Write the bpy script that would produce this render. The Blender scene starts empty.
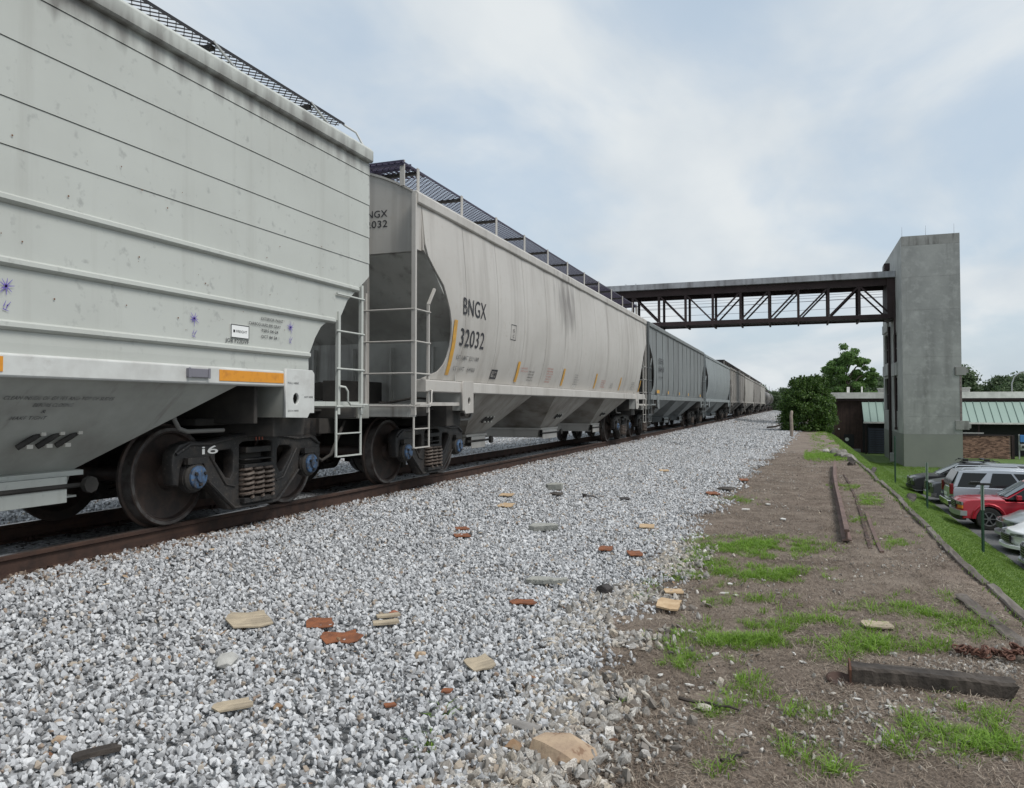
import bpy, bmesh, math, random
import numpy as np
from mathutils import Vector, Matrix, Euler, noise
random.seed(7); np.random.seed(7)
SC = bpy.context.scene; COL = SC.collection
R = math.radians; PI = math.pi

# ------------------------------------------------------------------ camera, world, sun, exposure
CAM_H = 1.186; YAW = 20.33; FPX = 769.0; PITCH = math.degrees(math.atan(21/FPX))
cd = bpy.data.cameras.new('camera'); cam = bpy.data.objects.new('camera', cd); COL.objects.link(cam)
cam.location = (0, 0, CAM_H)
cam.rotation_euler = (R(90+PITCH), 0, R(YAW))
cd.sensor_width = 36; cd.sensor_fit = 'HORIZONTAL'; cd.lens = FPX/1024*36
cd.shift_y = -10/1024; cd.clip_start = .05; cd.clip_end = 4000
SC.camera = cam

SUN_EL, SUN_AZ = 54, 108            # azimuth from +Y towards +X
W = bpy.data.worlds.new('World'); SC.world = W; W.use_nodes = True
nt = W.node_tree; nt.nodes.clear()
def N(t, ty, **k):
    n = t.nodes.new(ty)
    for a, v in k.items(): setattr(n, a, v)
    return n
out = N(nt, 'ShaderNodeOutputWorld'); bg = N(nt, 'ShaderNodeBackground')
sky = N(nt, 'ShaderNodeTexSky'); sky.sky_type = 'NISHITA'; sky.sun_disc = False
sky.sun_elevation = R(SUN_EL); sky.sun_rotation = R(SUN_AZ); sky.air_density = 1.2; sky.dust_density = 2.0; sky.ozone_density = 2.0
tc = N(nt, 'ShaderNodeTexCoord')
sep = N(nt, 'ShaderNodeSeparateXYZ'); nt.links.new(tc.outputs['Generated'], sep.inputs[0])
def wm(op, a, b=None, clamp=False):
    n = N(nt, 'ShaderNodeMath'); n.operation = op; n.use_clamp = clamp
    for i, q in enumerate((a, b)):
        if q is None: continue
        if isinstance(q, (int, float)): n.inputs[i].default_value = q
        else: nt.links.new(q, n.inputs[i])
    return n.outputs[0]
# clouds lie on a plane overhead: direction / (height + offset)
den = wm('ADD', wm('MAXIMUM', sep.outputs[2], 0.0), 0.22)
cx = wm('DIVIDE', sep.outputs[0], den); cy = wm('DIVIDE', sep.outputs[1], den)
cmb = N(nt, 'ShaderNodeCombineXYZ'); nt.links.new(cx, cmb.inputs[0]); nt.links.new(cy, cmb.inputs[1])
n1 = N(nt, 'ShaderNodeTexNoise'); n1.inputs['Scale'].default_value = 1.5; n1.inputs['Detail'].default_value = 7; n1.inputs['Roughness'].default_value = .52; n1.inputs['Distortion'].default_value = .35
n2 = N(nt, 'ShaderNodeTexNoise'); n2.inputs['Scale'].default_value = 2.3; n2.inputs['Detail'].default_value = 6; n2.inputs['Roughness'].default_value = .5
mp = N(nt, 'ShaderNodeMapping'); mp.inputs['Location'].default_value = (3.3, 1.7, 0); mp.inputs['Rotation'].default_value = (0, 0, .5); mp.inputs['Scale'].default_value = (1.15, .72, 1)
nt.links.new(cmb.outputs[0], mp.inputs[0]); nt.links.new(mp.outputs[0], n1.inputs[0]); nt.links.new(mp.outputs[0], n2.inputs[0])
r1 = N(nt, 'ShaderNodeValToRGB'); r1.color_ramp.interpolation = 'EASE'
r1.color_ramp.elements[0].position = .36; r1.color_ramp.elements[0].color = (.25, .25, .25, 1)
r1.color_ramp.elements[1].position = .60; r1.color_ramp.elements[1].color = (.93, .93, .93, 1)
nt.links.new(n1.outputs[0], r1.inputs[0])
r2 = N(nt, 'ShaderNodeValToRGB')
r2.color_ramp.elements[0].position = .3; r2.color_ramp.elements[0].color = (4.3, 4.75, 5.15, 1)
r2.color_ramp.elements[1].position = .66; r2.color_ramp.elements[1].color = (5.55, 5.8, 5.9, 1)
nt.links.new(n2.outputs[0], r2.inputs[0])
# blue gaps: the clear sky, veiled by high thin cloud
veil = N(nt, 'ShaderNodeMixRGB'); veil.inputs[0].default_value = .72; veil.inputs[2].default_value = (3.75, 4.6, 5.45, 1)
nt.links.new(sky.outputs[0], veil.inputs[1])
mx = N(nt, 'ShaderNodeMixRGB'); nt.links.new(r1.outputs[0], mx.inputs[0]); nt.links.new(veil.outputs[0], mx.inputs[1]); nt.links.new(r2.outputs[0], mx.inputs[2])
nt.links.new(mx.outputs[0], bg.inputs[0]); bg.inputs[1].default_value = .1
nt.links.new(bg.outputs[0], out.inputs[0])

sd = bpy.data.lights.new('sun', 'SUN'); so = bpy.data.objects.new('sun', sd); COL.objects.link(so)
sd.energy = 1.9; sd.angle = R(22); sd.color = (1, .965, .92)
sv = Vector((math.sin(R(SUN_AZ))*math.cos(R(SUN_EL)), math.cos(R(SUN_AZ))*math.cos(R(SUN_EL)), math.sin(R(SUN_EL))))
so.rotation_euler = sv.to_track_quat('Z', 'Y').to_euler(); so.location = (20, 0, 60)
SC.view_settings.view_transform = 'Standard'; SC.view_settings.look = 'None'; SC.view_settings.gamma = 1; SC.view_settings.exposure = .52
SC.render.engine = 'CYCLES'
SC.cycles.max_bounces = 6; SC.cycles.diffuse_bounces = 3; SC.cycles.transparent_max_bounces = 8

# ------------------------------------------------------------------ picture -> ground helper (for measuring where things stand)
_s, _c = math.sin(R(YAW)), math.cos(R(YAW))
def G(u, v, z=None):
    if z is None:
        z = -.42
        for _ in range(8): x, y = G(u, v, z); z = H(x, y)
        return x, y
    t = (v-384)/FPX; p = math.atan(21/FPX)
    dv = math.tan(math.atan(t)-p)                # drop per metre ahead
    d = (CAM_H-z)/dv; x = (u-512)/FPX*(d*math.cos(p)-(CAM_H-z)*math.sin(p))
    return (-_s*d+_c*x, _c*d+_s*x)
def pxm(u, v, z=None):                            # metres per pixel there
    x, y = G(u, v, z); return (-_s*x+_c*y)/FPX

# ------------------------------------------------------------------ materials
MATS = {}
def mat(name, col, rough=.7, metal=0., col2=None, nscale=3., nlo=.4, nhi=.65, streak=None, stscale=(6, 6, .35), st=(.5, .75), bump=0., bscale=30., stain_shade=None, spots=None, sscale=20., sth=(.62, .68), coat=0., coords='Object', island=None, spec=.5, objrand=None, detail=5):
    if name in MATS: return MATS[name]
    m = bpy.data.materials.new(name); m.use_nodes = True; t = m.node_tree
    b = t.nodes['Principled BSDF']; MATS[name] = m
    b.inputs['Roughness'].default_value = rough; b.inputs['Metallic'].default_value = metal
    b.inputs['Specular IOR Level'].default_value = spec
    if coat: b.inputs['Coat Weight'].default_value = coat; b.inputs['Coat Roughness'].default_value = .06
    c4 = lambda c: (c[0], c[1], c[2], 1)
    tx = N(t, 'ShaderNodeTexCoord'); cur = None; co = tx.outputs[coords]
    rgb = N(t, 'ShaderNodeRGB'); rgb.outputs[0].default_value = c4(col); cur = rgb.outputs[0]
    if objrand:                                    # list of (pos, colour): one colour for each object or instance
        oi = N(t, 'ShaderNodeObjectInfo'); rp = N(t, 'ShaderNodeValToRGB'); rp.color_ramp.interpolation = 'LINEAR'
        while len(rp.color_ramp.elements) < len(objrand): rp.color_ramp.elements.new(.5)
        for e, (p, c) in zip(rp.color_ramp.elements, objrand): e.position = p; e.color = c4(c)
        t.links.new(oi.outputs['Random'], rp.inputs[0]); cur = rp.outputs[0]
    def layer(cur, scale, c, lo, hi, vec, det=detail, mode='MIX'):
        n = N(t, 'ShaderNodeTexNoise'); n.inputs['Scale'].default_value = scale; n.inputs['Detail'].default_value = det; n.inputs['Roughness'].default_value = .6
        t.links.new(vec, n.inputs[0])
        r = N(t, 'ShaderNodeMapRange'); r.inputs['From Min'].default_value = lo; r.inputs['From Max'].default_value = hi; r.clamp = True
        t.links.new(n.outputs[0], r.inputs['Value'])
        mxx = N(t, 'ShaderNodeMixRGB'); mxx.blend_type = mode
        t.links.new(r.outputs[0], mxx.inputs[0]); t.links.new(cur, mxx.inputs[1]); mxx.inputs[2].default_value = c4(c)
        return mxx.outputs[0]
    if col2: cur = layer(cur, nscale, col2, nlo, nhi, co)
    if island:
        gi = N(t, 'ShaderNodeNewGeometry'); mxx = N(t, 'ShaderNodeMixRGB'); t.links.new(gi.outputs['Random Per Island'], mxx.inputs[0])
        t.links.new(cur, mxx.inputs[1]); mxx.inputs[2].default_value = c4(island); cur = mxx.outputs[0]
    if streak:
        mpp = N(t, 'ShaderNodeMapping'); mpp.inputs['Scale'].default_value = stscale; t.links.new(co, mpp.inputs[0])
        cur = layer(cur, 1., streak, st[0], st[1], mpp.outputs[0], 6)
    if spots: cur = layer(cur, sscale, spots, sth[0], sth[1], co, 3)
    if stain_shade:      # a soot smear or painted eave shade, with a place of its own: (y, z, half width, half height, colour)
        sy, sz, hw, hh, sc_ = stain_shade; sx = N(t, 'ShaderNodeSeparateXYZ'); t.links.new(co, sx.inputs[0])
        def M_(op, a, b=None):
            q = N(t, 'ShaderNodeMath'); q.operation = op
            for i, w in enumerate((a, b)):
                if w is None: continue
                if isinstance(w, (int, float)): q.inputs[i].default_value = w
                else: t.links.new(w, q.inputs[i])
            return q.outputs[0]
        a_ = M_('DIVIDE', M_('SUBTRACT', sx.outputs[1], sy), hw); b_ = M_('DIVIDE', M_('SUBTRACT', sx.outputs[2], sz), hh)
        d_ = M_('SQRT', M_('ADD', M_('MULTIPLY', a_, a_), M_('MULTIPLY', b_, b_)))
        n_ = N(t, 'ShaderNodeTexNoise'); mp2 = N(t, 'ShaderNodeMapping'); mp2.inputs['Scale'].default_value = (5, 5, .8); t.links.new(co, mp2.inputs[0]); t.links.new(mp2.outputs[0], n_.inputs[0]); n_.inputs['Scale'].default_value = 1.3; n_.inputs['Detail'].default_value = 6
        k_ = N(t, 'ShaderNodeMapRange'); t.links.new(M_('ADD', d_, M_('MULTIPLY', M_('SUBTRACT', n_.outputs[0], .5), -2.6)), k_.inputs['Value']); k_.inputs['From Min'].default_value = .1; k_.inputs['From Max'].default_value = 1.1; k_.inputs['To Min'].default_value = .75; k_.inputs['To Max'].default_value = 0
        mq = N(t, 'ShaderNodeMixRGB'); t.links.new(k_.outputs[0], mq.inputs[0]); t.links.new(cur, mq.inputs[1]); mq.inputs[2].default_value = c4(sc_); cur = mq.outputs[0]
    t.links.new(cur, b.inputs['Base Color'])
    if bump:
        n = N(t, 'ShaderNodeTexNoise'); n.inputs['Scale'].default_value = bscale; n.inputs['Detail'].default_value = 6; t.links.new(co, n.inputs[0])
        bp = N(t, 'ShaderNodeBump'); bp.inputs['Strength'].default_value = 1; bp.inputs['Distance'].default_value = bump
        t.links.new(n.outputs[0], bp.inputs['Height']); t.links.new(bp.outputs[0], b.inputs['Normal'])
    return m

def leafmat(name, a, b_, c):
    m = bpy.data.materials.new(name); m.use_nodes = True; t = m.node_tree; b = t.nodes['Principled BSDF']; MATS[name] = m
    gi = N(t, 'ShaderNodeNewGeometry'); rp = N(t, 'ShaderNodeValToRGB'); rp.color_ramp.elements.new(.5)
    for e, p, cc in zip(rp.color_ramp.elements, (0, .5, 1), (a, b_, c)): e.position = p; e.color = (*cc, 1)
    t.links.new(gi.outputs['Random Per Island'], rp.inputs[0])
    t.links.new(rp.outputs[0], b.inputs['Base Color']); b.inputs['Roughness'].default_value = .55
    tr = N(t, 'ShaderNodeBsdfTranslucent'); t.links.new(rp.outputs[0], tr.inputs[0]); ms = N(t, 'ShaderNodeMixShader'); ms.inputs[0].default_value = .42
    t.links.new(b.outputs[0], ms.inputs[1]); t.links.new(tr.outputs[0], ms.inputs[2]); t.links.new(ms.outputs[0], t.nodes['Material Output'].inputs[0])
    return m

# ------------------------------------------------------------------ geometry helpers
class MB:
    def __init__(s): s.v = []; s.f = []
    def add(s, vs, fs):
        k = len(s.v); s.v += [tuple(p) for p in vs]; s.f += [tuple(i+k for i in f) for f in fs]; return s
    def box(s, x0, x1, y0, y1, z0, z1):
        return s.add([(x0,y0,z0),(x1,y0,z0),(x1,y1,z0),(x0,y1,z0),(x0,y0,z1),(x1,y0,z1),(x1,y1,z1),(x0,y1,z1)],
                     [(0,3,2,1),(4,5,6,7),(0,1,5,4),(1,2,6,5),(2,3,7,6),(3,0,4,7)])
    def bar(s, p, q, w, h=None, up=(0,0,1)):
        p, q = Vector(p), Vector(q); d = (q-p).normalized(); h = h or w
        u = Vector(up)
        if abs(d.dot(u)) > .97: u = Vector((1, 0, 0))
        a = d.cross(u).normalized()*w/2; b = a.cross(d).normalized()*h/2
        return s.add([p-a-b, p+a-b, p+a+b, p-a+b, q-a-b, q+a-b, q+a+b, q-a+b],
                     [(0,1,2,3),(7,6,5,4),(0,4,5,1),(1,5,6,2),(2,6,7,3),(3,7,4,0)])
    def tube(s, pts, r, n=8, cap=True):
        pts = [Vector(p) for p in pts]; rs = r if isinstance(r, (list, tuple)) else [r]*len(pts); k0 = len(s.v); ref = None
        for i, p in enumerate(pts):
            d = (pts[min(i+1, len(pts)-1)]-pts[max(i-1, 0)]).normalized()
            if ref is None: ref = d.orthogonal().normalized()
            ref = (ref-d*ref.dot(d)).normalized(); b = d.cross(ref)
            for j in range(n):
                a = 2*PI*j/n; s.v.append(tuple(p+(ref*math.cos(a)+b*math.sin(a))*rs[i]))
        for i in range(len(pts)-1):
            for j in range(n):
                a, b = k0+i*n+j, k0+i*n+(j+1) % n; s.f.append((a, b, b+n, a+n))
        if cap: s.f.append(tuple(range(k0+n-1, k0-1, -1))); s.f.append(tuple(range(k0+(len(pts)-1)*n, k0+len(pts)*n)))
        return s
    def lathe(s, prof, n=24, o=(0,0,0), axis='x', close=False):   # prof: (a along axis, radius)
        k0 = len(s.v)
        for a, r in prof:
            for j in range(n):
                t = 2*PI*j/n; c, q = r*math.cos(t), r*math.sin(t)
                p = {'x': (a, c, q), 'y': (c, a, q), 'z': (c, q, a)}[axis]
                s.v.append((p[0]+o[0], p[1]+o[1], p[2]+o[2]))
        m = len(prof)
        for i in range(m-1+(1 if close else 0)):
            for j in range(n):
                a, b = k0+i*n+j, k0+i*n+(j+1) % n; i2 = (i+1) % m
                s.f.append((a, b, k0+i2*n+(j+1) % n, k0+i2*n+j))
        return s
    def prism(s, poly, axis, a, b):       # poly in the other two axes, in order
        n = len(poly)
        def P(p, t): return {'x': (t, p[0], p[1]), 'y': (p[0], t, p[1]), 'z': (p[0], p[1], t)}[axis]
        return s.add([P(p, a) for p in poly]+[P(p, b) for p in poly],
                     [tuple(range(n-1, -1, -1)), tuple(range(n, 2*n))]+[(i, (i+1) % n, n+(i+1) % n, n+i) for i in range(n)])
    def mesh(s, name):
        me = bpy.data.meshes.new(name); me.from_pydata(s.v, [], s.f)
        bm = bmesh.new(); bm.from_mesh(me); bmesh.ops.recalc_face_normals(bm, faces=bm.faces); bm.to_mesh(me); bm.free()
        return me
    def build(s, name, m, parent=None, smooth=None, bevel=0, loc=None):
        return link(name, s.mesh(name), m, parent, smooth, bevel, loc)

def link(name, me, m, parent=None, smooth=None, bevel=0, loc=None):
    if m is not None:
        me.materials.clear(); me.materials.append(m)
    if smooth is not None:
        me.polygons.foreach_set('use_smooth', [True]*len(me.polygons)); me.set_sharp_from_angle(angle=R(smooth))
    o = bpy.data.objects.new(name, me); COL.objects.link(o)
    if parent is not None: o.parent = parent
    if loc: o.location = loc
    if bevel:
        b = o.modifiers.new('bevel', 'BEVEL'); b.width = bevel; b.segments = 2; b.limit_method = 'ANGLE'; b.angle_limit = R(40)
    return o
def again(name, me, parent, loc=None, rot=None, scale=None, bevel=0):
    o = bpy.data.objects.new(name, me); COL.objects.link(o); o.parent = parent
    if loc: o.location = loc
    if rot: o.rotation_euler = rot
    if scale: o.scale = scale
    if bevel:
        b = o.modifiers.new('bevel', 'BEVEL'); b.width = bevel; b.segments = 2; b.limit_method = 'ANGLE'; b.angle_limit = R(40)
    return o
def tag(o, label, cat=None, group=None, kind=None):
    if label: o['label'] = label
    if cat: o['category'] = cat
    if group: o['group'] = group
    if kind: o['kind'] = kind
    return o
def thing(name, label, cat, loc=(0,0,0), rz=0, group=None):
    o = bpy.data.objects.new(name, None); COL.objects.link(o); o.location = loc; o.rotation_euler = (0, 0, rz); o.empty_display_size = .1
    return tag(o, label, cat, group)
def part_empty(name, parent, loc=(0,0,0), rz=0):
    o = bpy.data.objects.new(name, None); COL.objects.link(o); o.parent = parent; o.location = loc; o.rotation_euler = (0, 0, rz); return o
def struct(o): o['kind'] = 'structure'; return o
def copy_tree(o, parent=None, loc=None):
    c = o.copy(); COL.objects.link(c); c.parent = parent
    if loc is not None: c.location = loc
    for ch in o.children: copy_tree(ch, c)
    return c
def curve_mesh(loops, thick, bevel=0.):
    """2D loops (first = outline, the rest holes) -> mesh in XY, thickness along Z."""
    cu = bpy.data.curves.new('tmp', 'CURVE'); cu.dimensions = '2D'; cu.fill_mode = 'BOTH'; cu.extrude = max(thick/2-bevel, .0001); cu.bevel_depth = bevel; cu.bevel_resolution = 1
    if bevel: cu.offset = -bevel
    for lp in loops:
        sp = cu.splines.new('POLY'); sp.points.add(len(lp)-1); sp.use_cyclic_u = True
        for p, q in zip(sp.points, lp): p.co = (q[0], q[1], 0, 1)
    ob = bpy.data.objects.new('tmp', cu); me = bpy.data.meshes.new_from_object(ob)
    bpy.data.objects.remove(ob); bpy.data.curves.remove(cu); return me
def text_mesh(s, offset=0.):
    cu = bpy.data.curves.new('tmp', 'FONT'); cu.body = s; cu.size = 1; cu.resolution_u = 4; cu.offset = offset; cu.extrude = 0
    cu.space_character = 1.05
    ob = bpy.data.objects.new('tmp', cu); me = bpy.data.meshes.new_from_object(ob)
    bpy.data.objects.remove(ob); bpy.data.curves.remove(cu); return me
def text_fit(name, s, fn, a0, a1, b0, b1, m, parent, offset=0.):
    """lettering fitted to the box a0..a1 x b0..b1; fn maps (a, b) onto the surface."""
    me = text_mesh(s, offset); vs = [v.co.copy() for v in me.vertices]
    if not vs: return None
    x0 = min(v.x for v in vs); x1 = max(v.x for v in vs); y0 = min(v.y for v in vs); y1 = max(v.y for v in vs)
    for v, c in zip(me.vertices, vs): v.co = fn(a0+(c.x-x0)/(x1-x0)*(a1-a0), b0+(c.y-y0)/(y1-y0)*(b1-b0))
    return link(name, me, m, parent)
def mesh_T(me, M): me.transform(M); return me
AX_YZ = Matrix(((0,0,1,0),(1,0,0,0),(0,1,0,0),(0,0,0,1)))      # XY drawing -> YZ plane, thickness on X
AX_XZ = Matrix(((1,0,0,0),(0,0,-1,0),(0,1,0,0),(0,0,0,1)))     # XY drawing -> XZ plane

def quads(name, V, m, parent=None, smooth=False):
    """V: (n, k, 3) array of k-gons."""
    n, k, _ = V.shape; me = bpy.data.meshes.new(name)
    me.vertices.add(n*k); me.vertices.foreach_set('co', V.reshape(-1))
    me.loops.add(n*k); me.loops.foreach_set('vertex_index', np.arange(n*k, dtype=np.int32))
    me.polygons.add(n); me.polygons.foreach_set('loop_start', np.arange(0, n*k, k, dtype=np.int32)); me.polygons.foreach_set('loop_total', np.full(n, k, dtype=np.int32))
    me.update(); me.validate()
    return link(name, me, m, parent) if m is not None else me

def scatter(name, pts, rot, scl, vid, sources):
    """one object: sources instanced on points."""
    n = len(pts); me = bpy.data.meshes.new(name); me.vertices.add(n); me.vertices.foreach_set('co', np.asarray(pts, dtype=np.float32).reshape(-1))
    for nm, ty, dat in (('rot', 'FLOAT_VECTOR', rot), ('scl', 'FLOAT_VECTOR', scl)):
        a = me.attributes.new(nm, ty, 'POINT'); a.data.foreach_set('vector', np.asarray(dat, dtype=np.float32).reshape(-1))
    a = me.attributes.new('vid', 'INT', 'POINT'); a.data.foreach_set('value', np.asarray(vid, dtype=np.int32))
    o = bpy.data.objects.new(name, me); COL.objects.link(o)
    g = bpy.data.node_groups.new(name+'_nodes', 'GeometryNodeTree')
    g.interface.new_socket('Geometry', in_out='INPUT', socket_type='NodeSocketGeometry'); g.interface.new_socket('Geometry', in_out='OUTPUT', socket_type='NodeSocketGeometry')
    gi = g.nodes.new('NodeGroupInput'); go = g.nodes.new('NodeGroupOutput'); iop = g.nodes.new('GeometryNodeInstanceOnPoints'); jn = g.nodes.new('GeometryNodeJoinGeometry')
    for s in reversed(sources):
        oi = g.nodes.new('GeometryNodeObjectInfo'); oi.inputs['Object'].default_value = s; oi.inputs['As Instance'].default_value = True
        g.links.new(oi.outputs['Geometry'], jn.inputs[0])
    def na(nm, dt):
        q = g.nodes.new('GeometryNodeInputNamedAttribute'); q.data_type = dt; q.inputs['Name'].default_value = nm; return [x for x in q.outputs if x.enabled and x.name == 'Attribute'][0]
    g.links.new(gi.outputs[0], iop.inputs['Points']); g.links.new(jn.outputs[0], iop.inputs['Instance'])
    iop.inputs['Pick Instance'].default_value = True
    g.links.new(na('vid', 'INT'), iop.inputs['Instance Index']); g.links.new(na('rot', 'FLOAT_VECTOR'), iop.inputs['Rotation']); g.links.new(na('scl', 'FLOAT_VECTOR'), iop.inputs['Scale'])
    g.links.new(iop.outputs[0], go.inputs[0])
    md = o.modifiers.new('scatter', 'NODES'); md.node_group = g
    return o
def loose(name, me, m):          # a source mesh for scattering, in no collection
    me.materials.clear(); me.materials.append(m); return bpy.data.objects.new(name, me)

def hull_rock(rs, n=14, flat=.7, seed=0):
    rr = random.Random(seed); bm = bmesh.new()
    for i in range(n):
        v = Vector((rr.gauss(0, 1), rr.gauss(0, 1), rr.gauss(0, 1))).normalized()*rr.uniform(.8, 1.1)
        bm.verts.new((v.x*rs, v.y*rs*.85, v.z*rs*flat))
    r = bmesh.ops.convex_hull(bm, input=bm.verts)
    junk = [e for e in r['geom_interior'] if isinstance(e, bmesh.types.BMVert)]
    bmesh.ops.delete(bm, geom=junk, context='VERTS')
    me = bpy.data.meshes.new('rock'); bm.to_mesh(me); bm.free(); return me

# ------------------------------------------------------------------ the setting: terrain
XP = [-400, -90, -45, -12.5, -9.2, -8.5, -5.0, -3.7, -2, 1.57, 2.3, 4, 5, 5.9, 400]
ZP = [-1.6, -1.3, -.50, -.40, -.22, -.13, -.13, -.34, -.42, -.42, -.85, -2.5, -3.15, -3.4, -3.4]
def H(x, y): return float(np.interp(x, XP, ZP))
def HN(x): return np.interp(x, XP, ZP)
YB = [-20, 3.3, 6, 11, 17, 25, 35, 60, 300]; XB = [-1.0, -1.02, -1.18, -1.25, -1.1, -.8, -.35, .35, .35]
def HB(x, y): return H(x, y)+(.035*noise.noise((x*.8, y*.55, 7)) if x < -.9 else 0)
def xb(y): return np.interp(y, YB, XB)

def sheet(name, xs, ys, m, dz=0., rough=0., rs=3., edge=None):
    vs = []; fs = []; nx = len(xs)
    for y in ys:
        for i, x in enumerate(xs):
            if edge and i == nx-1: x = edge(y)
            z = H(x, y)+dz
            if rough: z += rough*noise.noise((x*rs, y*rs, 0))+rough*.6*noise.noise((x*rs*.25, y*rs*.25, 5))
            vs.append((x, y, z))
    for j in range(len(ys)-1):
        for i in range(nx-1):
            a = j*nx+i; fs.append((a, a+1, a+1+nx, a+nx))
    me = bpy.data.meshes.new(name); me.from_pydata(vs, [], fs); return struct(link(name, me, m, None, 180))
def rng(a, b, s): return [a+(b-a)*i/max(1, int(round((b-a)/s))) for i in range(int(round((b-a)/s))+1)]

M_ball = mat('ballast_fines', (.20, .205, .21), .95, col2=(.09, .09, .09), nscale=30, nlo=.38, nhi=.6, spots=(.34, .35, .36), sscale=22, sth=(.5, .57), bump=.012, bscale=30)
M_dirt = mat('trodden_dirt', (.21, .172, .137), .95, col2=(.11, .084, .065), nscale=1.6, nlo=.38, nhi=.64, spots=(.22, .175, .14), sscale=60, sth=(.52, .6), streak=(.20, .155, .125), stscale=(1.2, .5, 1), st=(.5, .7), bump=.02, bscale=45)
M_lawn = mat('lawn_green', (.075, .135, .028), .9, col2=(.12, .185, .04), nscale=1.5, nlo=.4, nhi=.65, spots=(.03, .065, .012), sscale=22, sth=(.5, .66), bump=.03, bscale=25)
M_asph = mat('asphalt', (.075, .077, .08), .9, col2=(.11, .11, .112), nscale=1.2, spots=(.16, .16, .16), sscale=150, sth=(.62, .7), bump=.004, bscale=120)
M_field = mat('rough_field', (.075, .105, .035), .95, col2=(.13, .12, .06), nscale=.35, nlo=.4, nhi=.6, spots=(.04, .06, .02), sscale=5, sth=(.5, .65), bump=.05, bscale=6)

ysl = [-15]+rng(-8, 30, .25)+rng(31, 80, 1.)[0:]+rng(84, 300, 8)
tag(sheet('ballast_bed', rng(-45, -13, 4)+rng(-12.4, -1.6, .3)+[-1.2], ysl, M_ball, -.014, .012, 3., edge=lambda y: float(xb(y))-.08+.12*noise.noise((0, y*1.3, 3))), None)
ysd = [-15]+rng(-6, 20, .12)+rng(20.5, 60, .5)+rng(64, 300, 8)
tag(sheet('ground', rng(-1.5, 1.57, .1)+[1.65], ysd, M_dirt, -.006, .02, 2.2), None)
tag(sheet('grass_bank', [1.58]+rng(1.65, 5.9, .25), [-15]+rng(-8, 70, .5)+rng(75, 300, 9), M_lawn, -.002, .03, .9), None)
tag(sheet('parking_lot', rng(5.9, 46, 4), rng(-30, 50, 5), M_asph, .004), None)
tag(sheet('lawn', rng(5.85, 46, 1.5), rng(50.02, 84, 1.5), M_lawn, .0, .05, .6), None)
tag(sheet('far_ground', [5.85]+rng(40, 900, 60), [-60]+rng(-30, 90, 30)+rng(120, 1500, 60), M_field, -.03), None)
tag(sheet('field', rng(-900, -60, 60)+[-44.5], [-60]+rng(-30, 90, 15)+rng(120, 1500, 60), M_field, -.02), None)
tag(sheet('embankment', [-44.5, -30, -12.5, -6, -1, 1.58, 5.9], [299]+rng(320, 1500, 60), M_field, -.01), None)

# ------------------------------------------------------------------ rails of the running track
M_rail = mat('rusty_rail', (.072, .040, .029), .8, .2, col2=(.04, .025, .02), nscale=6, nlo=.4, nhi=.65, streak=(.11, .06, .04), stscale=(9, .6, 9), st=(.55, .75), bump=.002, bscale=60)
M_railtop = mat('worn_rail_head', (.28, .25, .23), .35, .8, col2=(.14, .09, .07), nscale=4)
RP = [(-.068,-.17),(.068,-.17),(.068,-.158),(.012,-.142),(.009,-.045),(.036,-.034),(.036,-.006),(.03,0),(-.03,0),(-.036,-.006),(-.036,-.034),(-.009,-.045),(-.012,-.142),(-.068,-.158)]
def rail(name, x, lab):
    r = thing(name, lab, 'rail', (x, 0, .03))
    MB().prism(RP, 'y', -15, 300).build('rail_web', M_rail, r)
    MB().box(-.026, .026, -15, 300, .0006, .0026).build('rail_head', M_railtop, r)
    # tie plates and spikes at every sleeper that shows
    pm = MB().box(-.17, .17, -.09, .09, -.19, -.171).box(.07, .10, -.05, -.02, -.171, -.13).box(.07, .10, .02, .05, -.171, -.13).box(-.10, -.07, -.05, -.02, -.171, -.13).mesh('tie_plate')
    pm.materials.append(M_rail)
    for k in range(44): again('tie_plate', pm, r, (0, 1.0+.5*k, 0))
    return r
XC = -6.44
rail('steel_rail', XC+.72, 'rusty running rail on the camera side, bordering the grey ballast')
rail('steel_rail', XC-.72, 'farther running rail beyond the wheels, lying in the shade under the train')
M_tie = mat('creosoted_tie', (.05, .04, .033), .9, col2=(.09, .075, .06), nscale=5, bump=.008, bscale=20)
tm = MB().box(-1.3, 1.3, -.11, .11, -.34, -.150).mesh('railway_sleeper'); tm.materials.append(M_tie)
for k in range(30):
    o = again('railway_sleeper', tm, None, (XC, 1.0+.5*k, 0)); o.rotation_euler = (0, 0, R(random.uniform(-1, 1)))
    tag(o, 'dark creosoted sleeper bedded in ballast beneath the train', 'railway sleeper', 'sleepers under the running rails')

# ------------------------------------------------------------------ gravel, straw, pebbles, grass
def stone_ramp(*c): return [(i/(len(c)-1), k) for i, k in enumerate(c)]
M_stone = mat('crushed_stone', (.4, .4, .4), .85, col2=(.30, .31, .32), nscale=14, nlo=.48, nhi=.8,
              objrand=[(0, (.17, .168, .168)), (.12, (.28, .283, .288)), (.38, (.42, .428, .44)), (.74, (.53, .538, .55)), (.93, (.65, .655, .66)), (.965, (.38, .32, .25)), (1, (.24, .17, .12))])
M_stone2 = mat('mixed_stone', (.4, .4, .4), .9, col2=(.16, .145, .125), nscale=9, nlo=.4, nhi=.7,
              objrand=[(0, (.15, .13, .115)), (.2, (.27, .25, .225)), (.45, (.37, .36, .345)), (.7, (.47, .455, .425)), (.86, (.53, .46, .37)), (1, (.70, .68, .65))])
stones = [loose('stone', hull_rock(.5, 15+i, .66+.06*(i % 3), i), M_stone) for i in range(7)]
stones2 = [loose('stone', hull_rock(.5, 15+i, .6+.06*(i % 3), 20+i), M_stone2) for i in range(6)]
rs = np.random.RandomState(3)
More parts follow.
